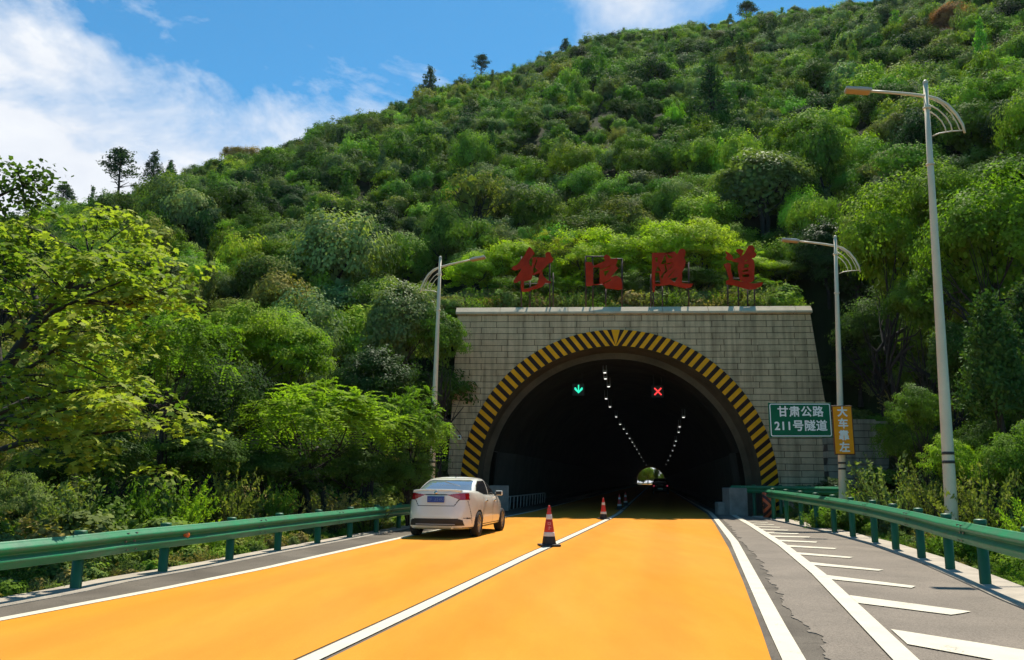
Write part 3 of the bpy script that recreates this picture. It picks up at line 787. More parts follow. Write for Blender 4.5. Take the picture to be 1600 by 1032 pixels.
# ------------------------------------------------------------------ guard rails
M_green = pmat('guardrail_green', (0.016, 0.225, 0.09), 0.42, spec=0.35, col2=(0.05, 0.17, 0.085), vscale=3.4, fine=0.14, bscale=22)
M_gpost = pmat('guardrail_post', (0.010, 0.125, 0.045), 0.5, var=0.35, vscale=2.0)
M_bolt = pmat('bolt_metal', (0.2, 0.21, 0.2), 0.45, metal=0.7)
WPROF = [(0.0, 0.0), (0.012, 0.012), (0.022, 0.03), (0.075, 0.062), (0.084, 0.08), (0.084, 0.098), (0.075, 0.116), (0.02, 0.142), (0.012, 0.156), (0.02, 0.17), (0.075, 0.196), (0.084, 0.214), (0.084, 0.232), (0.075, 0.25), (0.022, 0.282), (0.012, 0.3), (0.0, 0.312)]
def guardrail(path, side, lab, post_s, z0, hgt, rail_off=0.09):
    """path: ground points of the post line; side: +1 beam on the right of travel, -1 on the left"""
    pts = [Vector(p) for p in path]
    cum = [0.0]
    for a, b2 in zip(pts, pts[1:]): cum.append(cum[-1] + (b2 - a).length)
    def at(s):
        s = max(0, min(cum[-1], s)); i = max(0, min(len(pts) - 2, int(np.searchsorted(cum, s)) - 1))
        f = (s - cum[i]) / (cum[i + 1] - cum[i]); return pts[i].lerp(pts[i + 1], f)
    def nrm(s):
        d = (at(s + 0.4) - at(s - 0.4)); d.z = 0; d.normalize(); return Vector((d.y, -d.x, 0)) * side
    base = at(0).copy()
    t = tag(empty('guardrail', base), lab, 'guardrail')
    th = 0.012
    L = cum[-1]; n = int(L / 0.35) + 2
    mb = MB(); k = len(WPROF); vs_ = []
    zt = hgt - 0.312 + z0
    for i in range(n):
        s = L * i / (n - 1); c, nn_ = at(s), nrm(s)
        for (o_, z) in WPROF: vs_.append(c + nn_ * (rail_off + o_) + Vector((0, 0, zt + z)) - base)
        for (o_, z) in WPROF[::-1]: vs_.append(c + nn_ * (rail_off + o_ - th) + Vector((0, 0, zt + z)) - base)
    kk = 2 * k
    mb.add(vs_, [(i * kk + j, i * kk + (j + 1) % kk, (i + 1) * kk + (j + 1) % kk, (i + 1) * kk + j) for i in range(n - 1) for j in range(kk)], 0, True)
    mb.build('rail', M_green, t, recalc=True)
    # lap joints every 4 m
    s = (post_s[0] if post_s else 1.3) + 1.0
    jm = MB()
    while s < L:
        c, nn_ = at(s), nrm(s); d = Vector((-nn_.y, nn_.x, 0))
        vs_ = []
        for q in (-0.16, 0.16):
            for (o_, z) in WPROF: vs_.append(c + d * q + nn_ * (rail_off + o_ + 0.005) + Vector((0, 0, zt + z)) - base)
        jm.add(vs_, [(j, j + 1, k + j + 1, k + j) for j in range(k - 1)], 0, True)
        for q in (-0.1, 0.1):
            for z in (0.05, 0.156, 0.262):
                jm.box(c + d * q + nn_ * (rail_off + (0.03 if z == 0.156 else 0.06)) + Vector((0, 0, zt + z)) - base, (0.03, 0.03, 0.03), mi=1)
        s += 4.0
    jm.build('lap_joint', [M_green, M_bolt], t)
    pm = None
    for s in post_s:
        if s > L: continue
        c = at(s); nn_ = nrm(s)
        if pm is None:
            mb = MB(); mb.lathe([(0.07, -0.35), (0.07, hgt + 0.03), (0.0, hgt + 0.03)], n=16)
            mb.lathe([(0.08, hgt - 0.01), (0.08, hgt + 0.035), (0.07, hgt + 0.045), (0.0, hgt + 0.05)], n=16)
            p = mb.build('post', M_gpost, t); pm = p
            bl = MB().box((0, 0, hgt - 0.156), (0.075, 0.09, 0.2)).build('spacer', M_gpost, p); bl.location = nn_ * 0.05; b0 = bl
        else:
            p = pm.copy(); COL.objects.link(p); p.parent = t
            bl = b0.copy(); COL.objects.link(bl); bl.parent = p; bl.location = nn_ * 0.05
        p.location = c - base + Vector((0, 0, z0)); bl.rotation_euler = (0, 0, math.atan2(nn_.y, nn_.x))
    return t, at, nrm, base, zt
def interp_path(f, off, y0, y1, step=1.0):
    n = max(2, int((y1 - y0) / step)); return [Vector((f(y0 + (y1 - y0) * i / n) + off, y0 + (y1 - y0) * i / n, 0)) for i in range(n + 1)]
lp = interp_path(Lkerb, -0.19, -9, YP - 1.5)
# posts where the photo shows them: every 2 m, one at the pixel (100, 925)
p100 = G(100, 923); s100 = None; acc = 0
for a, b2 in zip(lp, lp[1:]):
    if a.y <= p100.y <= b2.y: s100 = acc + (p100.y - a.y) / (b2.y - a.y) * (b2 - a).length
    acc += (b2 - a).length
t_, at_, nrm_, base_, zt_ = guardrail(lp, 1, 'green corrugated guardrail along the left edge of the orange road', [s100 % 2.0 + 2.0 * i for i in range(40)], 0.03, 0.67)
M_refl = pmat('orange_reflector', (0.75, 0.16, 0.03), 0.3, emit=(1.0, 0.25, 0.05), estr=0.0)
pr_ = G(271, 896); sr = s100 + 2.35; c = at_(sr); nn_ = nrm_(sr)
rf = empty('reflector', c + nn_ * 0.13 + Vector((0, 0, zt_ + 0.16)))
tag(rf, 'small round orange reflector fixed to the left guardrail', 'reflector'); rf.rotation_euler = (0, 0, math.atan2(nn_.y, nn_.x) - R(35))
MB().lathe([(0.0, 0.045), (0.045, 0.03), (0.052, 0.0), (0.052, -0.02), (0.0, -0.02)], n=16, axis='X').build('lens', M_refl, rf)
MB().box((-0.04, 0, 0), (0.05, 0.05, 0.1)).build('bracket', M_bolt, rf)
rp = interp_path(Rkerb, 0.2, -9, 33.5)
for q_ in rp: q_.z = float(np.interp(q_.y, [14, 33], [0.0, 0.27]))
t2, at2, nrm2, base2, zt2 = guardrail(rp, -1, 'long green corrugated guardrail along the right shoulder', [], 0.035, 0.82)
# its posts
acc = 0; sp = None; q = G(1564, 917)
for a, b2 in zip(rp, rp[1:]):
    if a.y <= q.y <= b2.y: sp = acc + (q.y - a.y) / (b2.y - a.y) * (b2 - a).length
    acc += (b2 - a).length
pm = None
for i in range(-9, 12):
    s = sp + 2.1 * i
    if s < 0 or s > acc: continue
    c = at2(s); nn_ = nrm2(s); hgt = 0.82
    if pm is None:
        mb = MB(); mb.lathe([(0.075, -0.35), (0.075, hgt + 0.05), (0.0, hgt + 0.05)], n=16); mb.lathe([(0.085, hgt + 0.0), (0.085, hgt + 0.055), (0.07, hgt + 0.065), (0.0, hgt + 0.07)], n=16)
        p = mb.build('post', M_gpost, t2); pm = p; bl = MB().box((0, 0, hgt - 0.156), (0.075, 0.09, 0.2)).build('spacer', M_gpost, p); b0 = bl
    else:
        p = pm.copy(); COL.objects.link(p); p.parent = t2; bl = b0.copy(); COL.objects.link(bl); bl.parent = p
    bl.location = nn_ * 0.05; bl.rotation_euler = (0, 0, math.atan2(nn_.y, nn_.x)); p.location = c - base2 + Vector((0, 0, 0.035))
# second rail bending back to the tunnel wall
a = P(1152, 770, 36.5); b2 = P(1230, 770, 33.0); c2 = P(1300, 780, 30.0)
pp = [Vector((a.x, 37.2, 0)), Vector((a.x + 0.75, 36.2, 0)), Vector((a.x + 1.5, 35.0, 0)), Vector((a.x + 2.25, 33.4, 0)), Vector((a.x + 2.75, 31.6, 0))]
guardrail(pp[::-1], -1, 'short green guardrail curving back behind the end of the long right guardrail', [0.6, 2.2, 3.8, 5.2], 0.02, 1.24)

# chevron board wrapped round the rail end, concrete block behind it
M_chev = bpy.data.materials.new('chevron_tape'); M_chev.use_nodes = True
t = NT(M_chev.node_tree); b_ = t.n('ShaderNodeBsdfPrincipled'); o_ = t.n('ShaderNodeOutputMaterial'); t.l(b_.outputs[0], o_.inputs[0])
tcn = t.n('ShaderNodeTexCoord'); sp_ = t.n('ShaderNodeSeparateXYZ'); t.l(tcn.outputs['Object'], sp_.inputs[0])
v_ = t.math('FRACT', t.math('MULTIPLY', t.math('ADD', t.math('ABSOLUTE', t.math('ADD', sp_.outputs[2], -0.52)), t.math('MULTIPLY', sp_.outputs[0], 1.1)), 3.6))
t.l(t.ramp(v_, [(0.48, (0.55, 0.11, 0.03)), (0.52, (0.03, 0.012, 0.01))]), b_.inputs['Base Color']); b_.inputs['Roughness'].default_value = 0.5
e = rp[-1]
cb = tag(empty('rail_end', (e.x - 0.12, e.y - 0.1, 0.0)), 'curved rail end wrapped in orange and black chevron tape', 'rail end')
mb = MB(); vs_ = []
for i in range(13):
    a_ = math.pi * (1.0 + i / 12.0); vs_ += [(0.24 * math.cos(a_) + 0.1, 0.24 * math.sin(a_) + 0.05, 0.06), (0.24 * math.cos(a_) + 0.1, 0.24 * math.sin(a_) + 0.05, 1.02)]
mb.add(vs_, [(2 * i, 2 * i + 1, 2 * i + 3, 2 * i + 2) for i in range(12)], 0, True)
o = mb.build('face', M_chev, cb); o.modifiers.new('solid', 'SOLIDIFY').thickness = 0.012
MB().tube([(0.1, 0.1, 0), (0.1, 0.1, 1.0)], 0.05, 8).build('post', M_gpost, cb)
M_block = pmat('old_concrete', (0.34, 0.32, 0.28), 0.9, var=0.4, vscale=2.0, bump=0.4, bscale=15)
q = P(1152, 780, 36.6)
bl = tag(empty('concrete_block', (q.x, 36.6, 0)), 'grey concrete block at the right side of the tunnel mouth behind the rail end', 'concrete block')
bevel(MB().box((0, 0.4, 0.58), (0.78, 1.2, 1.16)).build('block', M_block, bl), 0.03)
bevel(MB().box((-0.52, 0.9, 0.27), (0.34, 0.6, 0.54)).build('foot', M_block, bl), 0.03)
q = P(780, 774, YP - 0.2)
bl = tag(empty('equipment_box', (q.x, YP - 0.35, 0.05)), 'pale grey equipment box standing against the left side of the tunnel mouth', 'box')
bevel(MB().box((0, 0, 0.58), (0.86, 0.4, 1.1)).build('cabinet', M_block, bl), 0.02)
MB().box((0, -0.205, 0.6), (0.76, 0.02, 0.96)).build('door', M_block, bl)
MB().box((0.25, -0.22, 0.6), (0.03, 0.02, 0.14)).build('handle', M_bolt, bl)
# low railing on the left walkway
M_rail = pmat('railing_paint', (0.55, 0.53, 0.5), 0.6, var=0.3, vscale=4)
a = Vector((Lkerb(YP - 0.8) + 0.0, YP - 0.8, 0)); rl = tag(empty('railing', a), 'low pale railing with slanting bars inside the left of the tunnel mouth', 'railing')
pts = [Vector((Lkerb(y) + 0.06 - a.x, y - a.y, 0)) for y in np.arange(YP - 0.8, YP + 17, 1.1)]
MB().tube([p + Vector((0, 0, 0.62)) for p in pts], 0.03, 6).build('top_bar', M_rail, rl)
for i, p in enumerate(pts):
    MB().tube([p + Vector((0, 0, -0.05)), p + Vector((0.04, 0.12 * (i % 2), 0.62))], 0.028, 6).build('bar', M_rail, rl)
# little white lamp box on the left of the portal
q = P(716, 683, YP - 0.1)
wb = tag(empty('wall_box', pf((q - PO).dot(PR), q.z, 0.0)), 'tiny white box fixed to the stone left of the striped arch', 'box'); wb.rotation_euler = (0, 0, -PYAW)
bevel(MB().box((0, -0.06, 0), (0.16, 0.12, 0.2)).build('case', M_swhite, wb), 0.01)
MB().box((0, -0.125, 0.01), (0.08, 0.02, 0.1)).build('lens', M_black, wb)

# ------------------------------------------------------------------ traffic cones
M_cred = pmat('cone_red', (0.62, 0.035, 0.02), 0.45, var=0.2, vscale=6)
M_cwht = pmat('cone_white', (0.78, 0.74, 0.70), 0.5, var=0.15, vscale=8)
M_cblk = pmat('cone_rubber', (0.03, 0.027, 0.025), 0.7, var=0.3, vscale=6)
M_cmark = pmat('cone_mark', (0.72, 0.28, 0.25), 0.5)
def cone(loc, h, lab, marks):
    t = tag(empty('traffic_cone', loc), lab, 'traffic cone', 'traffic cones on the centre line')
    k = h / 0.86
    rad = lambda z: (0.158 - 0.118 * z / 0.78) * k
    b_ = MB().box((0, 0, 0.022 * k), (0.42 * k, 0.42 * k, 0.044 * k), rz=0.25).build('base', M_cblk, t); bevel(b_, 0.012)
    def seg(name, z0, z1, m, grow=0.0):
        n = 5
        return MB().lathe([(rad(z0) - 0.004, z0 * k)] + [(rad(z0 + (z1 - z0) * i / n) + grow, (z0 + (z1 - z0) * i / n) * k) for i in range(n + 1)] + [(rad(z1) - 0.004, z1 * k)], n=28).build(name, m, t)
    seg('foot', 0.04, 0.21, M_cblk, 0.003); seg('band', 0.21, 0.30, M_cwht, 0.003); bd = seg('body', 0.30, 0.57, M_cred); seg('band', 0.57, 0.675, M_cwht, 0.003)
    seg('top', 0.675, 0.77, M_cred)
    MB().lathe([(0.04 * k, 0.765 * k), (0.046 * k, 0.79 * k), (0.03 * k, 0.82 * k), (0.02 * k, 0.835 * k), (0.026 * k, 0.85 * k), (0.018 * k, 0.865 * k), (0, 0.868 * k)], n=18).build('knob', M_cred, t)
    if marks:
        mb = MB()
        for (u, z, w_, h_) in ((0.0, 0.50, 0.07, 0.012), (0.0, 0.465, 0.05, 0.012), (-0.028, 0.48, 0.012, 0.05), (0.028, 0.48, 0.012, 0.05), (0.0, 0.39, 0.012, 0.07), (0.012, 0.4, 0.06, 0.012), (-0.012, 0.365, 0.04, 0.012)):
            y = -math.sqrt(max(rad(z) ** 2 - u * u, 0)) - 0.002; mb.box((u, y, z * k), (w_, 0.008, h_))
        mb.build('mark', M_cmark, bd)
cone(G(858, 853.5, 0.012), 0.86, 'largest and nearest red and white traffic cone, on the centre line', True)
cone(G(943, 811.5, 0.012), 0.78, 'red and white traffic cone on the centre line where the shade of the tunnel begins', False)
cone(G(968, 796.5, 0.012), 0.76, 'traffic cone in the shade, left one of two small cones inside the tunnel', False)
cone(G(977.5, 790.5, 0.012), 0.76, 'farthest traffic cone in the shade, right one of two small cones inside the tunnel', False)
# ------------------------------------------------------------------ cars
M_cwhite = pmat('car_white', (0.85, 0.83, 0.73), 0.2, spec=0.5, coat=1.0)
M_cseam = pmat('car_seam', (0.02, 0.018, 0.016), 0.7)
M_glass = pmat('car_glass', (0.02, 0.023, 0.026), 0.04, spec=0.8)
M_rglass = pmat('rear_glass', (0.12, 0.145, 0.18), 0.03, spec=1.0, coat=1.0)
M_trim = pmat('car_trim', (0.018, 0.016, 0.015), 0.5)
M_tail = pmat('tail_red', (0.36, 0.006, 0.012), 0.12, coat=0.8)
M_tailw = pmat('tail_pale', (0.42, 0.09, 0.075), 0.12, coat=0.8)
M_tyre = pmat('tyre', (0.018, 0.016, 0.015), 0.85)
M_rim = pmat('rim_alloy', (0.5, 0.48, 0.45), 0.3, metal=0.8)
M_plate = pmat('plate_blue', (0.02, 0.06, 0.32), 0.4)
M_pmark = pmat('plate_mark', (0.16, 0.22, 0.46), 0.4)
M_chrome = pmat('chrome', (0.6, 0.6, 0.6), 0.15, metal=1.0)
M_dark = pmat('car_dark', (0.016, 0.017, 0.02), 0.25, coat=0.5)

def outline(z_row, N):
    w_, yr, yf, nr, nf = z_row
    ym = (yr + yf) / 2; L = (yf - yr) / 2
    a = np.linspace(0, 2 * np.pi, 4000)
    c, s = np.cos(a), np.sin(a)
    n_ = np.where(s < 0, nr, nf)
    x = w_ * np.sign(c) * np.abs(c) ** (2 / n_); y = ym + L * np.sign(s) * np.abs(s) ** (2 / n_)
    d = np.concatenate([[0], np.cumsum(np.hypot(np.diff(x), np.diff(y)))])
    q = np.linspace(0, d[-1], N, endpoint=False)
    return np.interp(q, d, x), np.interp(q, d, y)
def smooth_rows(zs, rows, n):
    zs = np.array(zs, float); rows = np.array(rows, float)
    t = np.arange(len(zs), dtype=float); q = np.linspace(0, len(zs) - 1, n)
    def cr(v):
        out = []
        for u in q:
            i = min(int(u), len(zs) - 2); f = u - i
            p0, p1, p2, p3 = v[max(i - 1, 0)], v[i], v[i + 1], v[min(i + 2, len(zs) - 1)]
            m1, m2 = (p2 - p0) / 2, (p3 - p1) / 2
            if i == 0: m1 = p2 - p1
            if i == len(zs) - 2: m2 = p2 - p1
            out.append((2 * f**3 - 3 * f**2 + 1) * p1 + (f**3 - 2 * f**2 + f) * m1 + (-2 * f**3 + 3 * f**2) * p2 + (f**3 - f**2) * m2)
        return np.array(out)
    return cr(zs), np.stack([cr(rows[:, k]) for k in range(rows.shape[1])], 1)
def shell(zs, rows, nrow, N, zmap, caps):
    z, rw_ = smooth_rows(zs, rows, nrow)
    V = []
    for zz, r in zip(z, rw_):
        x, y = outline(r, N); V.append(np.stack([x, y, zmap(zz, x, y)], 1))
    last = V[-1]; cx, cy = 0.0, (last[:, 1].min() + last[:, 1].max()) / 2
    for (k, dz) in caps:
        x = last[:, 0] * k; y = cy + (last[:, 1] - cy) * (1 - (1 - k) * 0.93)
        V.append(np.stack([x, y, zmap(z[-1], x, y) + dz], 1))
    V = np.array(V)
    i, j = np.meshgrid(np.arange(len(V) - 1), np.arange(N), indexing='ij')
    j2 = (j + 1) % N
    F = np.stack([i * N + j, i * N + j2, (i + 1) * N + j2, (i + 1) * N + j], -1).reshape(-1, 4)
    V = V.reshape(-1, 3)
    C = V[F].mean(1)
    nrm = np.cross(V[F[:, 1]] - V[F[:, 0]], V[F[:, 3]] - V[F[:, 0]]); nrm /= np.linalg.norm(nrm, axis=1)[:, None] + 1e-9
    return V, F, C, nrm
def submesh(name, V, F, sel, mat, parent, off=0.0, nrm=None):
    f = F[sel]
    u, invx = np.unique(f, return_inverse=True)
    v = V[u].copy()
    if off:
        vn = np.zeros_like(V); np.add.at(vn, F.reshape(-1), np.repeat(nrm, 4, 0)); vn /= np.linalg.norm(vn, axis=1)[:, None] + 1e-9
        v += vn[u] * off
    me = bpy.data.meshes.new(name); me.from_pydata(v.tolist(), [], invx.reshape(-1, 4).tolist())
    me.materials.append(mat); me.polygons.foreach_set('use_smooth', [True] * len(f)); me.update()
    return link(bpy.data.objects.new(name, me), parent)
def seg_d(P2, a, b):
    a, b = np.array(a), np.array(b); ab = b - a
    t = np.clip(((P2 - a) @ ab) / (ab @ ab), 0, 1); return np.linalg.norm(P2 - (a + t[:, None] * ab), axis=1)
def in_poly(P2, poly):
    x, y = P2[:, 0], P2[:, 1]; ins_ = np.zeros(len(P2), bool)
    for (x0, y0), (x1, y1) in zip(poly, poly[1:] + poly[:1]):
        c = ((y0 > y) != (y1 > y)); ins_ ^= c & (x < (x1 - x0) * (y - y0) / ((y1 - y0) if y1 != y0 else 1e-9) + x0)
    return ins_
def wheel(parent, x, y, sgn):
    w_ = empty('wheel', (x, y, 0.318)); w_.parent = parent
    MB().lathe([(0.215, -0.1), (0.29, -0.105), (0.312, -0.085), (0.318, -0.05), (0.318, 0.05), (0.312, 0.085), (0.29, 0.105), (0.215, 0.1)], n=40, axis='X').build('tyre', M_tyre, w_)
    mb = MB().lathe([(0.222, sgn * 0.085), (0.21, sgn * 0.09), (0.2, sgn * 0.06), (0.195, sgn * -0.05), (0.0, sgn * -0.05)], n=40, axis='X')
    for k in range(10):
        a = 2 * math.pi * k / 10
        m3 = Matrix.Rotation(a, 3, 'X')
        mb.box(m3 @ Vector((sgn * 0.072, 0, 0.12)), (0.03, 0.026, 0.19), mat=m3)
    mb.lathe([(0.06, sgn * 0.06), (0.06, sgn * 0.088), (0.0, sgn * 0.095)], n=20, axis='X')
    mb.build('rim', M_rim, w_)
    MB().lathe([(0.19, sgn * -0.045), (0.0, sgn * -0.044)], n=24, axis='X').build('disc', M_trim, w_)

def make_car(name, loc, head, lab, cat, paint, K):
    """y: 0 = rear bumper, forward positive; x right"""
    car = tag(empty(name, loc, -head), lab, cat)
    kz = K.get('kz', 1.0); sx = K.get('sx', 1.0)
    yax = K['rear_axle']; yfx = K['front_axle']
    def gmap(z, x, y):
        deck = np.interp(y, [0, 0.5, 1.1, 1.7, 2.6, 3.3, 3.8, 4.3, 4.65], K['deck'])
        g = np.where(z > 0.6, (deck - 0.6) / (1.0 - 0.6), 1.0)
        return np.where(z > 0.6, 0.6 + (z - 0.6) * g, z) * kz
    V, F, C, n_ = shell(*K['low'], 84, 620, gmap, [(0.93, 0.012), (0.8, 0.025), (0.5, 0.035), (0.05, 0.04)])
    V[:, 0] *= sx
    side = np.abs(n_[:, 0]) > 0.55; rear = n_[:, 1] < -0.35
    wa = np.zeros(len(F), bool)
    for yw in (yax, yfx): wa |= (np.abs(C[:, 0]) > 0.55) & ((C[:, 1] - yw) ** 2 + (C[:, 2] - 0.318) ** 2 < 0.352 ** 2)
    keep = ~wa
    Cxz = C[:, [0, 2]]; Cyz = C[:, [1, 2]]; ax_ = np.stack([np.abs(C[:, 0]), C[:, 2]], 1)
    near_rear = C[:, 1] < 0.42
    tl = in_poly(ax_, K['tail']) & near_rear & keep & (n_[:, 2] < 0.8)
    tw = in_poly(ax_, K['tailw']) & near_rear & tl
    bump_ = in_poly(ax_, K['insert']) & rear & near_rear
    fog = in_poly(ax_, K['fog']) & near_rear & (n_[:, 1] < -0.1)
    seam = np.zeros(len(F), bool)
    for a, b2 in K['lid']: seam |= (seg_d(ax_, a, b2) < 0.011) & near_rear & rear
    for a, b2 in K['door_seams']: seam |= (seg_d(Cyz, a, b2) < 0.0105) & side
    seam |= (np.abs(C[:, 2] - 0.235 * kz) < 0.03) & side
    drs = []
    for poly in K['doors']:
        for sg in (-1, 1): drs.append((sg, in_poly(Cyz, poly) & side & (np.sign(C[:, 0]) == sg) & keep & ~seam))
    rest = keep & ~tl & ~bump_ & ~fog & ~seam
    for _, d in drs: rest &= ~d
    body = submesh('body', V, F, rest, paint, car)
    submesh('body_seam', V, F, seam & keep, M_cseam, body, -0.004, n_)
    for sg in (-1, 1):
        s_ = np.sign(C[:, 0]) == sg
        tt = submesh('taillight', V, F, tl & ~tw & s_, K['tailm'], car, 0.006, n_)
        if (tw & s_).any(): submesh('reversing_lamp', V, F, tw & s_, M_tailw, tt, 0.006, n_)
        if (fog & s_).any(): submesh('vent', V, F, fog & s_, M_trim, body)
    submesh('bumper_insert', V, F, bump_, M_trim, car, -0.006, n_)
    for (sg, d), hy in zip(drs, K['handles']):
        dd = submesh('door', V, F, d, paint, car)
        xs = np.abs(C[d & (np.abs(C[:, 1] - hy) < 0.1) & (np.abs(C[:, 2] - 0.88 * kz) < 0.05), 0])
        if len(xs): bevel(MB().box((sg * (xs.mean() + 0.018), hy, 0.88 * kz), (0.035, 0.2, 0.032)).build('handle', M_chrome if paint is M_cwhite else M_trim, dd), 0.01)
    V2, F2, C2, m_ = shell(*K['up'], 60, 480, lambda z, x, y: np.full_like(x, z * kz), [(0.85, 0.012), (0.6, 0.024), (0.3, 0.03), (0.04, 0.032)])
    V2[:, 0] *= sx
    side = np.abs(m_[:, 0]) > 0.5
    wins = [in_poly(C2[:, [1, 2]], p) & side for p in K['win']]
    a2 = np.stack([np.abs(C2[:, 0]), C2[:, 2]], 1)
    rw_ = in_poly(a2, K['rwin']) & (m_[:, 1] < -0.2); fwn = in_poly(a2, K['rwin']) & (m_[:, 1] > 0.2)
    rest = ~rw_ & ~fwn
    for w_ in wins: rest &= ~w_
    submesh('roof', V2, F2, rest, paint, car)
    for w_ in wins:
        for sg in (-1, 1): submesh('side_window', V2, F2, w_ & (np.sign(C2[:, 0]) == sg), M_glass, car, -0.004, m_)
    submesh('rear_window', V2, F2, rw_, M_rglass, car, -0.004, m_); submesh('windscreen', V2, F2, fwn, M_glass, car, -0.004, m_)
    for y in (yax, yfx):
        for sg in (-1, 1): wheel(car, sg * (0.785 * sx), y, sg)
    # dark underside and wheel housings
    mb = MB().box((0, 2.3, 0.42), (1.25 * sx, 3.9, 0.36)); mb.box((0, 0.35, 0.36), (1.3, 0.3, 0.2)); mb.build('underbody', M_trim, car)
    for sg in (-1, 1):
        m = empty('wing_mirror', (sg * (0.76 * sx), K['mirror'], 1.03 * kz)); m.parent = car
        b_ = MB().box((sg * 0.14, 0.02, 0.03), (0.2, 0.1, 0.13)).build('shell', paint, m); bevel(b_, 0.035, 3)
        MB().box((sg * 0.14, -0.052, 0.03), (0.165, 0.012, 0.1)).build('glass', M_trim, m)
        MB().box((sg * 0.03, 0.02, -0.02), (0.1, 0.05, 0.04)).build('stalk', M_trim, m)
    if K.get('plate'):
        z = K['plate']; yb = K['plate_y']
        p_ = bevel(MB().box((0, yb, z), (0.44, 0.016, 0.15)).build('licence_plate', M_plate, car), 0.006)
        mb = MB()
        for (u, q) in ((-0.17, 0), (-0.115, 1), (-0.02, 2), (0.04, 0), (0.095, 3), (0.15, 1), (0.185, 2)):
            for (du, dz, w_, h_) in (((0, 0.03, 0.036, 0.01), (0, -0.03, 0.036, 0.01), (0, 0, 0.01, 0.06)), ((0, 0.03, 0.034, 0.01), (-0.013, 0, 0.01, 0.06), (0, 0, 0.03, 0.01)), ((0, -0.03, 0.034, 0.01), (0.013, 0, 0.01, 0.06)), ((0, 0, 0.034, 0.01), (0.012, 0.0, 0.01, 0.07)))[q]:
                mb.box((u + du, yb - 0.009, z + dz), (w_, 0.006, h_))
        mb.build('character', M_pmark, p_)
        MB().lathe([(0.0, -0.012), (0.04, -0.012), (0.045, 0.0), (0.0, 0.004)], (0, 0, 0), 20, axis='X').build('badge', M_chrome, car).matrix_local = Matrix.Translation((0, K['plate_y'] + 0.01, K['badge'])) @ Matrix.Rotation(R(90), 4, 'Z')
        mb = MB(); vs_ = []
        for i in range(25):
            x = -0.62 + 1.24 * i / 24; e = 1 - (abs(x) / 0.62) ** 4
            yb2 = K['lip'][0] + 0.06 * (x / 0.62) ** 2
            vs_ += [(x, yb2 + 0.17, K['lip'][1] - 0.012), (x, yb2, K['lip'][1] + 0.028 * e), (x, yb2 - 0.012, K['lip'][1] + 0.012 * e), (x, yb2 + 0.03, K['lip'][1] - 0.045)]
        mb.add(vs_, [(4 * i + k, 4 * i + k + 1, 4 * i + k + 5, 4 * i + k + 4) for i in range(24) for k in range(3)], 0, True); mb.build('spoiler_lip', paint, car, recalc=True)
        mb = MB(); mb.add([(-0.012, 1.98, 1.505), (0.012, 1.98, 1.505), (0.012, 1.80, 1.50), (-0.012, 1.80, 1.50), (0, 1.83, 1.59), (0, 1.80, 1.59)], [(0, 1, 4), (1, 2, 5, 4), (2, 3, 5), (3, 0, 4, 5), (0, 3, 2, 1)]); mb.build('antenna', M_trim, car)
        MB().tube([(0.42, 0.06, 0.25), (0.42, 0.4, 0.25)], 0.03, 10).build('exhaust', M_chrome, car)
        MB().box((0.0, 0.02, 0.335), (1.0, 0.02, 0.02)).build('skid_trim', M_head, car)
    return car
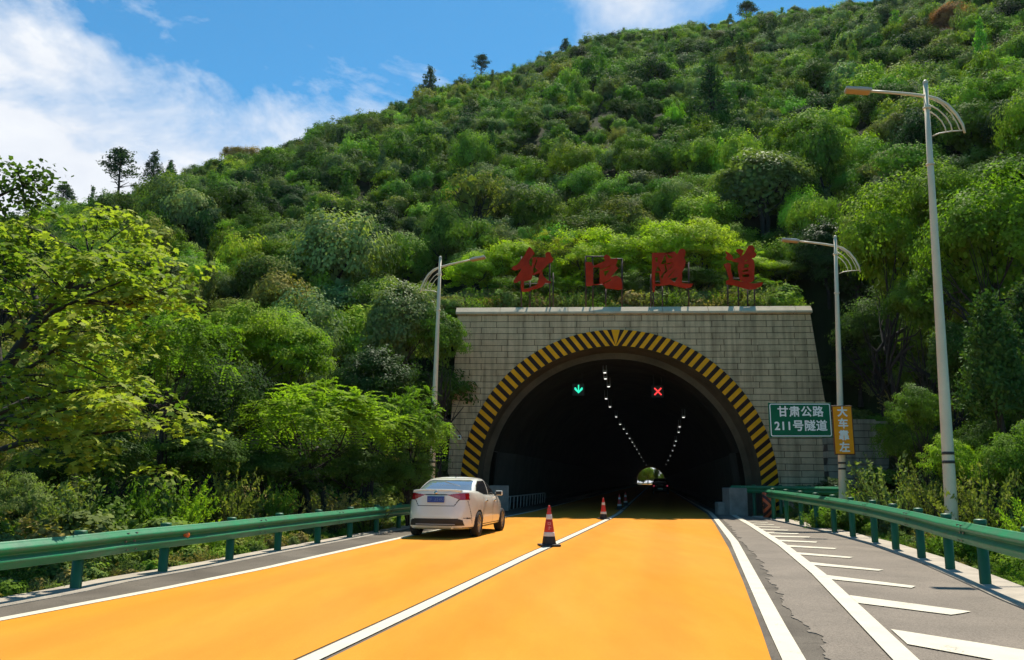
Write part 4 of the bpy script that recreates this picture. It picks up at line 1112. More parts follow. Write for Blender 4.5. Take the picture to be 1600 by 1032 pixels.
SEDAN = dict(rear_axle=0.98, front_axle=3.63, deck=[1.135, 1.15, 1.12, 1.04, 1.0, 0.985, 0.92, 0.82, 0.74],
    low=([0.21, 0.25, 0.34, 0.47, 0.62, 0.74, 0.84, 0.92, 0.97, 1.0],
         [(0.79, 0.16, 4.45, 5, 3.4), (0.855, 0.07, 4.55, 5, 3.4), (0.885, 0.015, 4.62, 4.6, 3.2), (0.897, 0.0, 4.64, 4.4, 3.1), (0.90, 0.01, 4.62, 4.3, 3.0), (0.902, 0.045, 4.57, 4.2, 2.9), (0.895, 0.075, 4.5, 4.2, 2.9), (0.875, 0.085, 4.40, 4.2, 2.9), (0.85, 0.095, 4.3, 4.3, 3.0), (0.81, 0.125, 4.2, 4.4, 3.0)]),
    up=([0.95, 1.06, 1.18, 1.30, 1.39, 1.44, 1.462], [(0.81, 0.38, 3.60, 6.5, 5), (0.80, 0.55, 3.36, 6.5, 5), (0.765, 0.80, 3.08, 6.5, 5), (0.72, 1.08, 2.80, 6.5, 5), (0.675, 1.36, 2.50, 6, 4.6), (0.63, 1.58, 2.32, 5.5, 4.2), (0.57, 1.76, 2.18, 5, 4)]),
    tail=[(0.28, 1.045), (0.40, 1.062), (0.6, 1.085), (0.93, 1.10), (0.93, 0.93), (0.80, 0.915), (0.58, 0.925), (0.44, 0.985)], tailw=[(0.33, 1.038), (0.5, 1.05), (0.585, 1.02), (0.575, 0.94), (0.47, 0.985)], tailm=M_tail,
    insert=[(-0.01, 0.30), (-0.01, 0.47), (0.56, 0.47), (0.66, 0.44), (0.70, 0.30)], fog=[(0.66, 0.485), (0.74, 0.50), (0.86, 0.47), (0.80, 0.45)],
    lid=[((0.0, 0.775), (0.46, 0.775)), ((0.46, 0.775), (0.56, 0.925)), ((0.0, 1.045), (0.28, 1.045))],
    door_seams=[((1.42, 0.98), (1.36, 0.62)), ((1.36, 0.62), (1.30, 0.32)), ((2.36, 1.0), (2.36, 0.30)), ((3.36, 1.0), (3.30, 0.30)), ((1.3, 0.3), (3.3, 0.3)), ((0.5, 0.36), (0.35, 0.9))],
    doors=[[(1.43, 1.0), (1.37, 0.62), (1.31, 0.31), (2.35, 0.31), (2.35, 1.02)], [(2.37, 1.02), (2.37, 0.31), (3.29, 0.31), (3.35, 1.0)]], handles=[1.62, 1.62, 2.55, 2.55],
    win=[[(0.92, 1.07), (1.2, 1.27), (1.5, 1.385), (2.14, 1.395), (2.14, 1.03), (1.0, 1.03)], [(2.19, 1.03), (2.19, 1.385), (2.38, 1.365), (2.72, 1.22), (3.14, 1.03)]],
    rwin=[(-0.01, 1.13), (-0.01, 1.405), (0.53, 1.405), (0.59, 1.385), (0.70, 1.13)], mirror=3.06, plate=0.935, plate_y=0.03, badge=1.10, lip=(0.10, 1.155))
ra, fa_ = G(748, 837.5), G(782, 829.5)
la = G(644.5, 838.5)
ax = (ra + la) / 2
HEAD = math.atan2((ray(1085, 752)).x, ray(1085, 752).y)
fwd = Vector((math.sin(HEAD), math.cos(HEAD), 0))
make_car('white_car', Vector((ax.x, ax.y, 0.006)) - fwd * 0.98, HEAD, 'white saloon car driving towards the tunnel in the left lane', 'car', M_cwhite, SEDAN)
SUV = dict(SEDAN); SUV.update(kz=1.17, sx=1.04, plate=None, tailm=pmat('tail_lit', (0.4, 0.01, 0.02), 0.3, emit=(1.0, 0.06, 0.14), estr=0.25),
    deck=[1.0, 1.0, 1.0, 1.0, 1.0, 0.985, 0.95, 0.9, 0.8],
    up=([0.95, 1.06, 1.18, 1.30, 1.39, 1.44, 1.462], [(0.82, 0.10, 3.60, 6, 5), (0.80, 0.14, 3.36, 6, 5), (0.76, 0.2, 3.08, 6, 5), (0.72, 0.3, 2.80, 6, 5), (0.68, 0.45, 2.50, 6, 5), (0.64, 0.6, 2.32, 6, 5), (0.6, 0.7, 2.18, 6, 5)]),
    tail=[(0.62, 0.95), (0.92, 0.97), (0.92, 0.84), (0.66, 0.84)], tailw=[(0, 0), (0.01, 0), (0, 0.01)])
p = P(1032, 752, 95.0)
make_car('dark_car', Vector((p.x, 95.0, 0.006)), math.atan(TAN), 'dark car with a dim red tail light deep inside the tunnel', 'car', M_dark, SUV)
# ------------------------------------------------------------------ foliage
def leaf_mat(name, gloss=0.02, trans=0.27, rough=0.65, c_new=(3.7, 3.5, 1.9), c_old=(1.1, 1.35, 1.3)):
    m = bpy.data.materials.new(name); m.use_nodes = True
    t = NT(m.node_tree); o = t.n('ShaderNodeOutputMaterial')
    at = t.n('ShaderNodeAttribute', attribute_type='INSTANCER', attribute_name='tint')
    va = t.n('ShaderNodeAttribute', attribute_type='GEOMETRY', attribute_name='var')
    f = t.mix(va.outputs['Fac'], c_old, c_new)
    c = t.mix(1.0, at.outputs['Color'], f, 'MULTIPLY')
    b = t.n('ShaderNodeBsdfPrincipled'); t.l(c, b.inputs['Base Color']); b.inputs['Roughness'].default_value = rough; b.inputs['Specular IOR Level'].default_value = gloss
    tr = t.n('ShaderNodeBsdfTranslucent'); t.l(t.mix(1.0, c, (1.25, 1.5, 0.5), 'MULTIPLY'), tr.inputs['Color'])
    mx = t.n('ShaderNodeMixShader', i_0=trans); t.l(b.outputs[0], mx.inputs[1]); t.l(tr.outputs[0], mx.inputs[2]); t.l(mx.outputs[0], o.inputs[0])
    return m
M_leaf = leaf_mat('leaf')
M_leafn = leaf_mat('near_leaf', 0.03, 0.42, 0.6)
M_leafg = leaf_mat('glossy_leaf', 0.06, 0.35, 0.55)
M_needle = leaf_mat('needle', 0.06, 0.2, 0.7)
M_bark = pmat('bark', (0.034, 0.025, 0.018), 0.9, var=0.5, vscale=4, bump=0.6, bscale=18)
LOBED = np.array([(-0.5, 0), (-0.28, 0.26), (-0.12, 0.5), (0.02, 0.28), (0.22, 0.36), (0.2, 0.14), (0.55, 0.0), (0.2, -0.14), (0.22, -0.36), (0.02, -0.28), (-0.12, -0.5), (-0.28, -0.26)])
DIAM = np.array([(-0.5, 0), (0.02, 0.5), (0.5, 0), (0.02, -0.5)])
def unit(v): return v / (np.linalg.norm(v, axis=-1, keepdims=True) + 1e-9)
def leaf_geo(c, n, L, asp, g, tmpl=DIAM, tdir=None, curl=0.25):
    """flat leaves: centres, normals, lengths -> verts, faces"""
    k = len(tmpl); N = len(c)
    r = g.normal(size=(N, 3)) if tdir is None else tdir + 0.35 * g.normal(size=(N, 3))
    t = unit(r - n * (r * n).sum(1, keepdims=True)); b = np.cross(n, t)
    L = np.broadcast_to(L, (N,))[:, None, None]
    tm = tmpl[None]
    v = c[:, None] + (t[:, None] * tm[..., 0:1] + b[:, None] * tm[..., 1:2] * asp - n[:, None] * (tm[..., 0:1] ** 2 + tm[..., 1:2] ** 2) * curl) * L
    return v.reshape(-1, 3), k
def fmesh(name, v, k, var, mat):
    N = len(v) // k
    me = bpy.data.meshes.new(name)
    me.vertices.add(len(v)); me.vertices.foreach_set('co', np.ascontiguousarray(v, np.float32).ravel())
    me.loops.add(len(v)); me.loops.foreach_set('vertex_index', np.arange(len(v), dtype=np.int32))
    me.polygons.add(N); me.polygons.foreach_set('loop_start', np.arange(0, len(v), k, dtype=np.int32))
    a = me.attributes.new('var', 'FLOAT', 'POINT'); a.data.foreach_set('value', np.repeat(var, k).astype(np.float32))
    me.materials.append(mat); me.update(calc_edges=True); me.validate()
    return me
def crown(name, seed, ncl, nl, leaf, asp=0.5, rz=0.42, z0=0.45, cr=0.2, flat=0.62, rough=0.3, low=0.0, mat=None, tmpl=DIAM, upb=0.4, inner=0.45, top=False, core=(150, 0.13, 0.27)):
    """crown of unit width about the z axis: clumps of leaves spread through an uneven ellipsoid"""
    g = np.random.default_rng(seed)
    d = unit(g.normal(size=(ncl, 3)))
    d[:, 2] = np.where(d[:, 2] < -0.25, -d[:, 2] * 0.6, d[:, 2]); d = unit(d)
    bd = unit(g.normal(size=(7, 3))); ba = g.uniform(-rough, rough * 1.2, 7)
    rad = 0.5 * (0.82 + (np.maximum(0, d @ bd.T) ** 3 @ ba))
    q = inner + (1 - inner) * g.uniform(size=ncl) ** 0.6
    cc = d * (rad * q)[:, None]; cc[:, 2] = cc[:, 2] * (rz / 0.5) + z0
    cc[:, 2] = np.maximum(cc[:, 2], low)
    rc = cr * g.uniform(0.6, 1.25, ncl)
    e = unit(g.normal(size=(ncl, nl, 3))) * (g.uniform(size=(ncl, nl, 1)) ** 0.5)
    e[..., 2] = e[..., 2] * flat
    c = (cc[:, None] + e * rc[:, None, None]).reshape(-1, 3)
    n = unit(e * 1.0 + d[:, None] * 0.75 + np.array([0, 0, upb]) + g.normal(size=e.shape) * 0.26).reshape(-1, 3)
    L = leaf * g.uniform(0.65, 1.3, len(c))
    nc = core[0]                               # leaves deep inside, so that little light comes through the crown
    ci_ = unit(g.normal(size=(nc, 3))) * (g.uniform(size=(nc, 1)) ** 0.4) * np.array([1, 1, rz / 0.5]) * core[2]; ci_[:, 2] = np.maximum(ci_[:, 2] + z0, 0.03)
    c = np.concatenate([c, ci_]); n = np.concatenate([n, unit(g.normal(size=(nc, 3)))]); L = np.concatenate([L, np.full(nc, core[1])])
    v, k = leaf_geo(c, n, L, asp * 2 if tmpl is DIAM else 1.0, g, tmpl)
    var = np.clip(np.concatenate([np.repeat(g.uniform(0.27, 0.73, ncl), nl), np.full(nc, 0.45)]) + g.normal(size=len(c)) * 0.11, 0, 1)
    me = fmesh(name, v, k, var, mat or M_leaf)
    return me, cc
def limbs(name, cc, seed, base_r=0.03, zt=0.3, n=9, lean=0.05, stems=1, clear=0.0):
    """trunk(s) with limbs reaching into the clumps"""
    g = np.random.default_rng(seed + 99)
    mb = MB(); idx = g.choice(len(cc), min(n, len(cc)), replace=False)
    for s in range(stems):
        off = Vector((g.normal() * 0.05 * (stems > 1), g.normal() * 0.05 * (stems > 1), 0))
        topp = Vector((g.normal() * lean, g.normal() * lean, zt + 0.15))
        p1 = off.lerp(topp, 0.4) + Vector((g.normal() * 0.015, g.normal() * 0.015, 0)); p2 = off.lerp(topp, 0.75) + Vector((g.normal() * 0.02, g.normal() * 0.02, 0))
        mb.tube([off - Vector((0, 0, 0.08)), off, p1, p2, topp], [base_r * 1.35, base_r, base_r * 0.85, base_r * 0.68, base_r * 0.4], 7)
        for i in idx[s::stems]:
            e = Vector(cc[i]); st = off.lerp(topp, g.uniform(0.45, 0.95)); m = st.lerp(e, 0.5) + Vector((0, 0, -0.02)) + Vector(g.normal(size=3) * 0.015)
            mb.tube([st, m, st.lerp(e, 0.95)], [base_r * 0.42, base_r * 0.28, base_r * 0.1], 5, cap=False)
            for _ in range(2):
                e2 = e + Vector(g.normal(size=3) * 0.09); mb.tube([m, m.lerp(e2, 0.6) + Vector(g.normal(size=3) * 0.012), e2], [base_r * 0.2, base_r * 0.12, base_r * 0.05], 4, cap=False)
    me_o = mb.build(name, M_bark); me = me_o.data; bpy.data.objects.remove(me_o)
    return me
def frond_crown(name, seed, ncl, nfr, L=0.16, leaf=0.028, z0=0.5, rz=0.36, mat=None):
    """crown of arching compound leaves"""
    g = np.random.default_rng(seed)
    d = unit(g.normal(size=(ncl, 3))); d[:, 2] = np.abs(d[:, 2]) * 0.9 - 0.2; d = unit(d)
    rad = 0.42 * g.uniform(0.5, 1.05, ncl)
    cc = d * rad[:, None]; cc[:, 2] = cc[:, 2] * rz / 0.5 + z0
    fd = unit(d[:, None] * 0.7 + g.normal(size=(ncl, nfr, 3)) * 0.7 + np.array([0, 0, 0.35]))
    s = np.linspace(0.15, 1, 9)
    fl = L * g.uniform(0.7, 1.25, (ncl, nfr))
    pos = cc[:, None, None] + fd[:, :, None] * (s[None, None, :, None] * fl[..., None, None])
    pos[..., 2] -= (s ** 2 * 0.5) * fl[..., None]
    tang = unit(fd[:, :, None] + np.array([0, 0, -1.0]) * s[None, None, :, None])
    sd_ = unit(np.cross(tang, np.array([0, 0, 1.0])))
    nn_ = unit(np.cross(sd_, tang)); nn_ = nn_ * np.sign(nn_[..., 2:3] + 1e-6)
    vs_, ns_, ts_, va_ = [], [], [], []
    cv = np.broadcast_to(g.uniform(0.15, 0.9, ncl)[:, None, None], pos.shape[:3])
    for sg in (-1, 1):
        dr = unit(sd_ * sg + tang * 0.5)
        vs_.append((pos + dr * leaf * 0.5).reshape(-1, 3)); ns_.append(unit(nn_ + 0.25 * g.normal(size=nn_.shape)).reshape(-1, 3)); ts_.append(dr.reshape(-1, 3)); va_.append(cv.reshape(-1))
    c, n, td = np.concatenate(vs_), np.concatenate(ns_), np.concatenate(ts_)
    v, k = leaf_geo(c, n, leaf * g.uniform(0.8, 1.3, len(c)), 0.42, g, DIAM, td)
    return fmesh(name, v, k, np.clip(np.concatenate(va_) + g.normal(size=len(c)) * 0.14, 0, 1), mat or M_leafn), cc
def wisp(name, seed, nst=70, nlf=42, leaf=0.05, asp=0.22, h=1.0, spread=0.55, mat=None):
    """upright feathery shrub, unit height"""
    g = np.random.default_rng(seed)
    a = g.uniform(0, 2 * np.pi, nst); rr = spread * g.uniform(0.1, 1, nst) ** 0.7; hh = h * g.uniform(0.5, 1.0, nst) * (1 - 0.35 * (rr / spread) ** 2)
    b0 = np.stack([np.cos(a), np.sin(a), np.zeros(nst)], 1)
    s = np.sort(g.uniform(0.12, 1.0, (nst, nlf)), 1)
    pos = b0[:, None] * (0.12 * spread + rr[:, None, None] * s[..., None] ** 1.4) + np.array([0, 0, 1.0]) * (hh[:, None, None] * (s - 0.12 * s ** 3)[..., None])
    td = unit(b0[:, None] * 0.5 * s[..., None] + np.array([0, 0, 0.9]) + g.normal(size=pos.shape) * 0.75)
    spr = leaf * 1.5 * (1.1 - 0.6 * s[..., None])
    c = (pos + td * spr * 0.6).reshape(-1, 3)
    n = unit(g.normal(size=c.shape) + np.array([0, 0, 0.5])); td = td.reshape(-1, 3)
    v, k = leaf_geo(c, n, leaf * g.uniform(0.6, 1.4, len(c)), asp * 2, g, DIAM, td)
    va = np.clip(np.repeat(g.uniform(0.1, 0.8, nst), nlf) + 0.25 * (s.reshape(-1) - 0.5) + g.normal(size=len(c)) * 0.12, 0, 1)
    me = fmesh(name, v, k, va, mat or M_leaf)
    return me, pos[:, -1]
def conifer(name, seed, nl=26, per=14, leaves=26, leaf=0.045, cone=0.3, pw=0.8, droop=0.0, z0=0.06, mat=None, up=0.8):
    """unit height cone of boughs"""
    g = np.random.default_rng(seed); cs, ds = [], []
    for i in range(nl):
        z = z0 + (1 - z0) * (i / (nl - 1)); r = cone * (1 - (z - z0) / (1 - z0)) ** pw + 0.015
        for j in range(max(3, int(per * r / cone) + 2)):
            a = g.uniform(0, 2 * np.pi); q = r * g.uniform(0.45, 1.1); cs.append((q * np.cos(a), q * np.sin(a), z - droop * q + g.normal() * 0.012)); ds.append((np.cos(a), np.sin(a), up))
    cc = np.array(cs); dd = unit(np.array(ds)); N = len(cc)
    e = g.normal(size=(N, leaves, 3)) * 0.035
    c = (cc[:, None] + e + dd[:, None] * g.uniform(-0.03, 0.05, (N, leaves, 1))).reshape(-1, 3)
    td = np.repeat(dd, leaves, 0) + g.normal(size=c.shape) * 0.3
    n = unit(g.normal(size=c.shape) + 0.4 * td)
    v, k = leaf_geo(c, n, leaf * g.uniform(0.6, 1.3, len(c)), 0.6, g, DIAM, td)
    return fmesh(name, v, k, np.clip(np.repeat(g.uniform(0.1, 0.8, N), leaves) + g.normal(size=len(c)) * 0.15, 0, 1), mat or M_needle), cc
def pine(name, seed):
    """open pine with flat layers on a bare trunk, unit height"""
    g = np.random.default_rng(seed); cs = []
    for z, r in ((0.42, 0.27), (0.52, 0.33), (0.62, 0.30), (0.72, 0.26), (0.80, 0.22), (0.88, 0.16), (0.96, 0.09)):
        for j in range(6):
            a = g.uniform(0, 2 * np.pi); q = r * g.uniform(0.3, 1.0); cs.append((q * np.cos(a), q * np.sin(a), z + g.normal() * 0.012))
    cc = np.array(cs); N, K = len(cc), 60
    e = g.normal(size=(N, K, 3)) * np.array([0.055, 0.055, 0.014]); c = (cc[:, None] + e).reshape(-1, 3)
    td = g.normal(size=c.shape) + np.array([0, 0, 0.8]); n = unit(g.normal(size=c.shape))
    v, k = leaf_geo(c, n, 0.05 * g.uniform(0.6, 1.3, len(c)), 0.5, g, DIAM, td)
    me = fmesh(name, v, k, np.clip(np.repeat(g.uniform(0.1, 0.7, N), K) + g.normal(size=len(c)) * 0.15, 0, 1), M_needle)
    mb = MB(); mb.tube([(0, 0, -0.05), (0.01, 0, 0.4), (-0.01, 0.01, 0.7), (0, 0, 0.97)], [0.028, 0.022, 0.014, 0.004], 7)
    for p in cs: mb.tube([(0, 0, p[2] - 0.05), (p[0] * 0.6, p[1] * 0.6, p[2] - 0.02), p], [0.008, 0.006, 0.003], 5, cap=False)
    o = mb.build('trunk', M_bark); tm = o.data; bpy.data.objects.remove(o)
    return me, tm

FAR = [crown('crown', 100 + i, 52, 54, 0.046, rz=0.36 + 0.03 * (i % 3), z0=0.36, cr=0.17, rough=0.4, low=0.04)[0] for i in range(5)]
MID = []; 
for i in range(6):
    m, cc = crown('crown', 200 + i, 80, 110, 0.028, rz=0.38 + 0.04 * (i % 3), z0=0.44, cr=0.15, rough=0.5, low=0.05, core=(450, 0.07, 0.26))
    MID.append((m, limbs('trunk', cc, 200 + i, 0.022, 0.3, 8, stems=1 + i % 2)))
HI = []
for i in range(6):
    m, cc = crown('crown', 300 + i, 150, 130, 0.021, asp=0.42, rz=0.44 + 0.05 * (i % 3), z0=0.52, cr=0.115, rough=0.6, low=0.1, flat=0.5, mat=M_leafg if i in (2, 5) else M_leafn, upb=0.5, core=(900, 0.045, 0.24))
    HI.append((m, limbs('trunk', cc, 300 + i, 0.02, 0.4, 16, stems=1 + (i % 3))))
FRD = []
for i in range(3):
    m, cc = frond_crown('crown', 400 + i, 75, 9); FRD.append((m, limbs('trunk', cc, 400 + i, 0.018, 0.4, 14, stems=2)))
WSP = []
for i in range(4):
    m, cc = wisp('foliage', 500 + i); mb = MB()
    for e in cc[:26]: mb.tube([(e[0] * 0.12, e[1] * 0.12, -0.05), (e[0] * 0.5, e[1] * 0.5, e[2] * 0.55), tuple(e)], [0.008, 0.006, 0.002], 4, cap=False)
    o = mb.build('stem', M_bark); sm = o.data; bpy.data.objects.remove(o); WSP.append((m, sm))
CYP = []
for i in range(2):
    m, cc = conifer('crown', 600 + i, 30, 16, 30, 0.04, 0.3, 0.75); CYP.append((m, limbs('trunk', cc, 600 + i, 0.02, 0.8, 10)))
FIR = conifer('crown', 610, 16, 9, 26, 0.05, 0.34, 0.9, 0.25, up=0.1)
FIR = (FIR[0], limbs('trunk', FIR[1], 610, 0.02, 0.8, 14))
PIN = [pine('crown', 620 + i) for i in range(2)]
AIRY = crown('crown', 640, 60, 40, 0.03, rz=0.44, z0=0.56, cr=0.12, rough=0.5, low=0.2); AIRY = (AIRY[0], limbs('trunk', AIRY[1], 640, 0.02, 0.45, 26, stems=2))
KINDS = {'mid': MID, 'hi': HI, 'frond': FRD, 'wisp': WSP, 'cyp': CYP, 'fir': [FIR], 'pine': PIN, 'airy': [AIRY]}
UNITW = {'mid': (1.0, 0.88), 'hi': (1.0, 1.0), 'frond': (1.0, 0.95), 'wisp': (1.15, 0.95), 'cyp': (0.62, 1.0), 'fir': (0.68, 1.0), 'pine': (0.62, 1.0), 'airy': (1.0, 1.05)}
def plant(name, kind, var, loc, w_, h_, tint, label, cat, group=None, rz=None, parts=('crown', 'trunk'), hc=None):
    cm_, tm_ = KINDS[kind][var % len(KINDS[kind])]; uw, uh = UNITW[kind]
    t = tag(empty(name, loc, random.uniform(0, 6.28) if rz is None else rz), label, cat, group)
    hc = min(h_, max(hc or h_, 0.48 * h_))
    t.scale = (w_ / uw, w_ / uw, hc / uh)
    c = link(bpy.data.objects.new(parts[0], cm_), t); c['tint'] = [float(q) for q in tint]; c.location = (0, 0, (h_ - hc) * uh / hc)
    k_ = link(bpy.data.objects.new(parts[1], tm_), t); k_.scale = (1, 1, h_ / hc)
    return t
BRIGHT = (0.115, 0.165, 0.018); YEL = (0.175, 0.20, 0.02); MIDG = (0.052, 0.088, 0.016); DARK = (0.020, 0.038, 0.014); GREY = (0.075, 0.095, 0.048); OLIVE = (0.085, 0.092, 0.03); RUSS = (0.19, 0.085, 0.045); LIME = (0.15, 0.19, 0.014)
TAKEN = []
def on_hill(px, py, wpx, hpx):
    """where a plant whose crown is centred on a pixel stands on the ground"""
    d = ray(px, py); u = Vector((d.x, d.y, 0)).length
    r = 9.0
    while r < 330:
        t_ = r / u; z = CAM_H + d.z * t_; g = hill1(d.x * t_, d.y * t_); s = t_ / FOC
        if z - hpx * s / 2 <= g: return Vector((d.x * t_, d.y * t_, g)), s
        r += 0.1 + r * 0.002
    return None, None
def hero(name, kind, var, px, py, wpx, hpx, tint, label, cat='tree', Y=None, group=None, lift=0.0, parts=('crown', 'trunk')):
    if Y is None and name == 'pine_tree':
        d = ray(px, py - hpx / 2); th_ = math.atan2(d.x, d.y); r = float(np.interp(th_, CT, CZ[:, 4])) * 1.0
        u = math.hypot(d.x, d.y); t_ = r / u; s = t_ / FOC; loc = Vector((d.x * t_, d.y * t_, hill1(d.x * t_, d.y * t_)))
        h_ = max(CAM_H + d.z * t_ - loc.z, hpx * s * 1.05)
    elif Y is None:
        loc, s = on_hill(px, py, wpx, hpx)
        if loc is None: print('no ground for', label); return
        h_ = hpx * s
    else:
        c = P(px, py, Y); s = Y / FOC; g = hill1(c.x, c.y); loc = Vector((c.x, c.y, g)); h_ = (c.z - g) + hpx * s / 2
        h_ = max(h_, hpx * s * 0.7)
    TAKEN.append((loc.x, loc.y, wpx * s * (0.55 if name in ('russet_tree', 'pine_tree') else 0.27)))
    return plant(name, kind, var, loc - Vector((0, 0, 0.05)), wpx * s, h_, tint, label, cat, group, parts=parts, hc=min(hpx * 1.25, wpx * 1.25) * s)

# the broad-leaved tree close on the left: limbs placed in space, flat sprays of lobed leaves
def maple():
    g = np.random.default_rng(77)
    Y0 = 14.5
    base = P(-60, 700, Y0); base.z = -0.25
    t = tag(empty('maple_tree', base), 'large bright yellow-green broad-leaved tree close by at the left edge, dark spreading limbs', 'tree')
    mb = MB()
    def L3(px, py, dy=0.0): return P(px, py, Y0 + dy) - base
    trunk = [Vector((0, 0, -0.1)), L3(-50, 720), L3(-30, 660), L3(0, 588), L3(40, 530, 0.2), L3(62, 488, 0.4), L3(100, 458, 0.5), L3(140, 405, 0.7)]
    mb.tube(trunk, [0.18, 0.15, 0.13, 0.115, 0.1, 0.08, 0.06, 0.02], 9)
    br = [[(40, 530, .2), (80, 490, -.3), (120, 470, -.6), (190, 440, -1.0)], [(20, 560, .1), (60, 540, .6), (130, 500, 1.0), (195, 475, 1.3)], [(62, 488, .4), (45, 430, 0.9), (42, 385, 1.3), (55, 345, 1.5)], [(0, 588, 0), (30, 585, -.7), (70, 560, -1.4), (110, 520, -1.9)],
          [(-30, 660, 0), (30, 650, -.8), (100, 640, -1.5), (170, 650, -2.0)], [(-30, 660, 0), (40, 625, .6), (120, 610, 1.0), (215, 600, 1.4)], [(0, 588, 0), (-5, 500, .5), (10, 430, .9), (2, 380, 1.2)], [(-50, 720, 0), (40, 690, -.9), (130, 680, -1.2), (220, 670, -1.0)],
          [(100, 458, .5), (150, 440, .9), (200, 400, 1.2), (240, 395, 1.4)], [(120, 470, -.6), (200, 475, -.8), (260, 450, -.6)], [(-30, 660, 0), (-60, 560, -.8), (-50, 470, -1.2)]]
    anch = []
    for b_ in br:
        pts = [L3(*q) for q in b_]; mb.tube(pts, list(np.linspace(0.06, 0.012, len(pts))), 6, cap=False)
        for i in range(max(1, len(pts) - 2), len(pts)):
            for f in (0.5, 1.0): anch.append(pts[i - 1].lerp(pts[i], f) + Vector((0, 0, 0.1)))
    for (px, py, dy) in [(20, 350, 1), (110, 350, 1.2), (150, 345, .8), (215, 340, 1.0), (90, 380, .4), (170, 385, 0), (60, 410, -.5), (235, 430, .3), (280, 440, .6), (210, 455, -.8), (150, 420, -1), (250, 480, .2), (180, 520, -1), (130, 560, -1.8), (200, 560, -.6), (240, 520, 0.5), (50, 600, -1.8), (90, 660, -2.2), (20, 640, -1.8), (160, 640, -2), (140, 700, -1.6), (60, 720, -1.4), (210, 650, -.8), (260, 620, .4), (290, 470, .9), (225, 395, .2), (270, 650, 0), (10, 470, -1.2), (30, 520, -1.6), (0, 430, 0), (75, 440, -1.2), (120, 400, -.9), (185, 425, .6), (20, 390, -.3), (50, 665, -2.4), (185, 600, -1.4)]:
        anch.append(L3(px + g.normal() * 6, py + g.normal() * 6, dy))
    for a in anch[-36:]:
        q = min(trunk[2:], key=lambda p: (p - a).length); mb.tube([q, q.lerp(a, 0.5) + Vector((0, 0, 0.08)), a], [0.022, 0.014, 0.006], 5, cap=False)
    mb.build('trunk', M_bark, t)
    A = np.array([tuple(a) for a in anch])
    A = np.concatenate([A, A + g.normal(size=A.shape) * 0.35])
    K = 46; N = len(A)
    ang = g.uniform(0, 2 * np.pi, (N, K)); rr = g.uniform(0.3, 0.55, (N, 1)) * np.sqrt(g.uniform(size=(N, K)))
    e = np.stack([rr * np.cos(ang), rr * np.sin(ang), g.normal(size=(N, K)) * 0.05 - rr ** 2 * 0.55], -1)
    tilt = g.normal(size=(N, 1, 2)) * 0.25
    e[..., 2] += e[..., 0] * tilt[..., 0] + e[..., 1] * tilt[..., 1]
    c = (A[:, None] + e).reshape(-1, 3)
    out = np.stack([np.cos(ang), np.sin(ang), np.full_like(ang, -0.45)], -1).reshape(-1, 3)
    n = unit(np.array([0, 0, 1.0]) + 0.5 * out * np.array([1, 1, 0]) * 0.8 + g.normal(size=c.shape) * 0.33)
    v, k = leaf_geo(c, n, 0.128 * g.uniform(0.5, 1.4, len(c)), 1.0, g, LOBED, out, 0.3)
    va = np.clip(np.repeat(g.uniform(0.1, 0.9, N), K) + g.normal(size=len(c)) * 0.2, 0, 1)
    cr_ = link(bpy.data.objects.new('crown', fmesh('crown', v, k, va, leaf_mat('maple_leaf', 0.05, 0.42, 0.6, (3.7, 2.7, 3.4), (0.9, 1.1, 1.1)))), t); cr_['tint'] = [0.105, 0.155, 0.02]
    TAKEN.append((base.x + 1, base.y, 2.4))
maple()

# ------------------------------------------------------------------ trees one can tell apart
H = hero
def edge_tree():
    g = np.random.default_rng(31); Y0 = 13.0
    base = P(-170, 740, Y0); base.z = -0.25
    t = tag(empty('broadleaf_tree', base), 'dark leafy branches of a tree against the sky at the upper left edge', 'tree')
    L3 = lambda px, py, dy=0.0: P(px, py, Y0 + dy) - base
    mb = MB(); tr = [Vector((0, 0, -0.1)), L3(-165, 600), L3(-150, 460), L3(-110, 380), L3(-60, 335), L3(-10, 310), L3(35, 290)]
    mb.tube(tr, [0.16, 0.14, 0.11, 0.08, 0.05, 0.03, 0.012], 8); ends = []
    for (a, b2, dy) in [(70, 268, 0), (50, 300, .3), (20, 262, -.2), (-5, 275, .2), (38, 325, -.3), (10, 345, .2), (75, 318, .2), (-30, 290, -.3), (-40, 350, 0), (-80, 320, .4), (60, 285, -.2), (25, 300, .1)]:
        e = L3(a, b2, dy); q = min(tr[3:], key=lambda p: (p - e).length); m = q.lerp(e, 0.5) + Vector((0, 0, 0.06))
        mb.tube([q, m, e], [0.018, 0.012, 0.004], 5, cap=False); ends += [e, q.lerp(e, 0.6)]
    mb.build('trunk', M_bark, t); A = np.array([tuple(e) for e in ends]); K = 42; N = len(A)
    c = (A[:, None] + g.normal(size=(N, K, 3)) * np.array([0.16, 0.16, 0.10])).reshape(-1, 3)
    v, k = leaf_geo(c, unit(g.normal(size=c.shape) * 0.6 + np.array([0, 0, 1.0])), 0.085 * g.uniform(0.6, 1.4, len(c)), 0.9, g, DIAM)
    o = link(bpy.data.objects.new('crown', fmesh('crown', v, k, np.clip(g.normal(size=len(c)) * 0.2 + 0.4, 0, 1), M_leafn)), t); o['tint'] = [0.03, 0.05, 0.016]
edge_tree()
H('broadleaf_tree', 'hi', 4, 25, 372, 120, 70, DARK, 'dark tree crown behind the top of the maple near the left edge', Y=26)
H('broadleaf_tree', 'frond', 0, 270, 560, 200, 260, MIDG, 'mid green loose tree with thin dark limbs right of the big yellow-green tree', Y=20)
H('broadleaf_tree', 'frond', 1, 490, 645, 290, 150, (0.09, 0.13, 0.018), 'wide low bright green tree with feathery leaves left of the white car', Y=24)
H('broadleaf_tree', 'frond', 2, 640, 660, 150, 160, MIDG, 'green feathery tree just left of the lamp post beside the portal', Y=26.5)
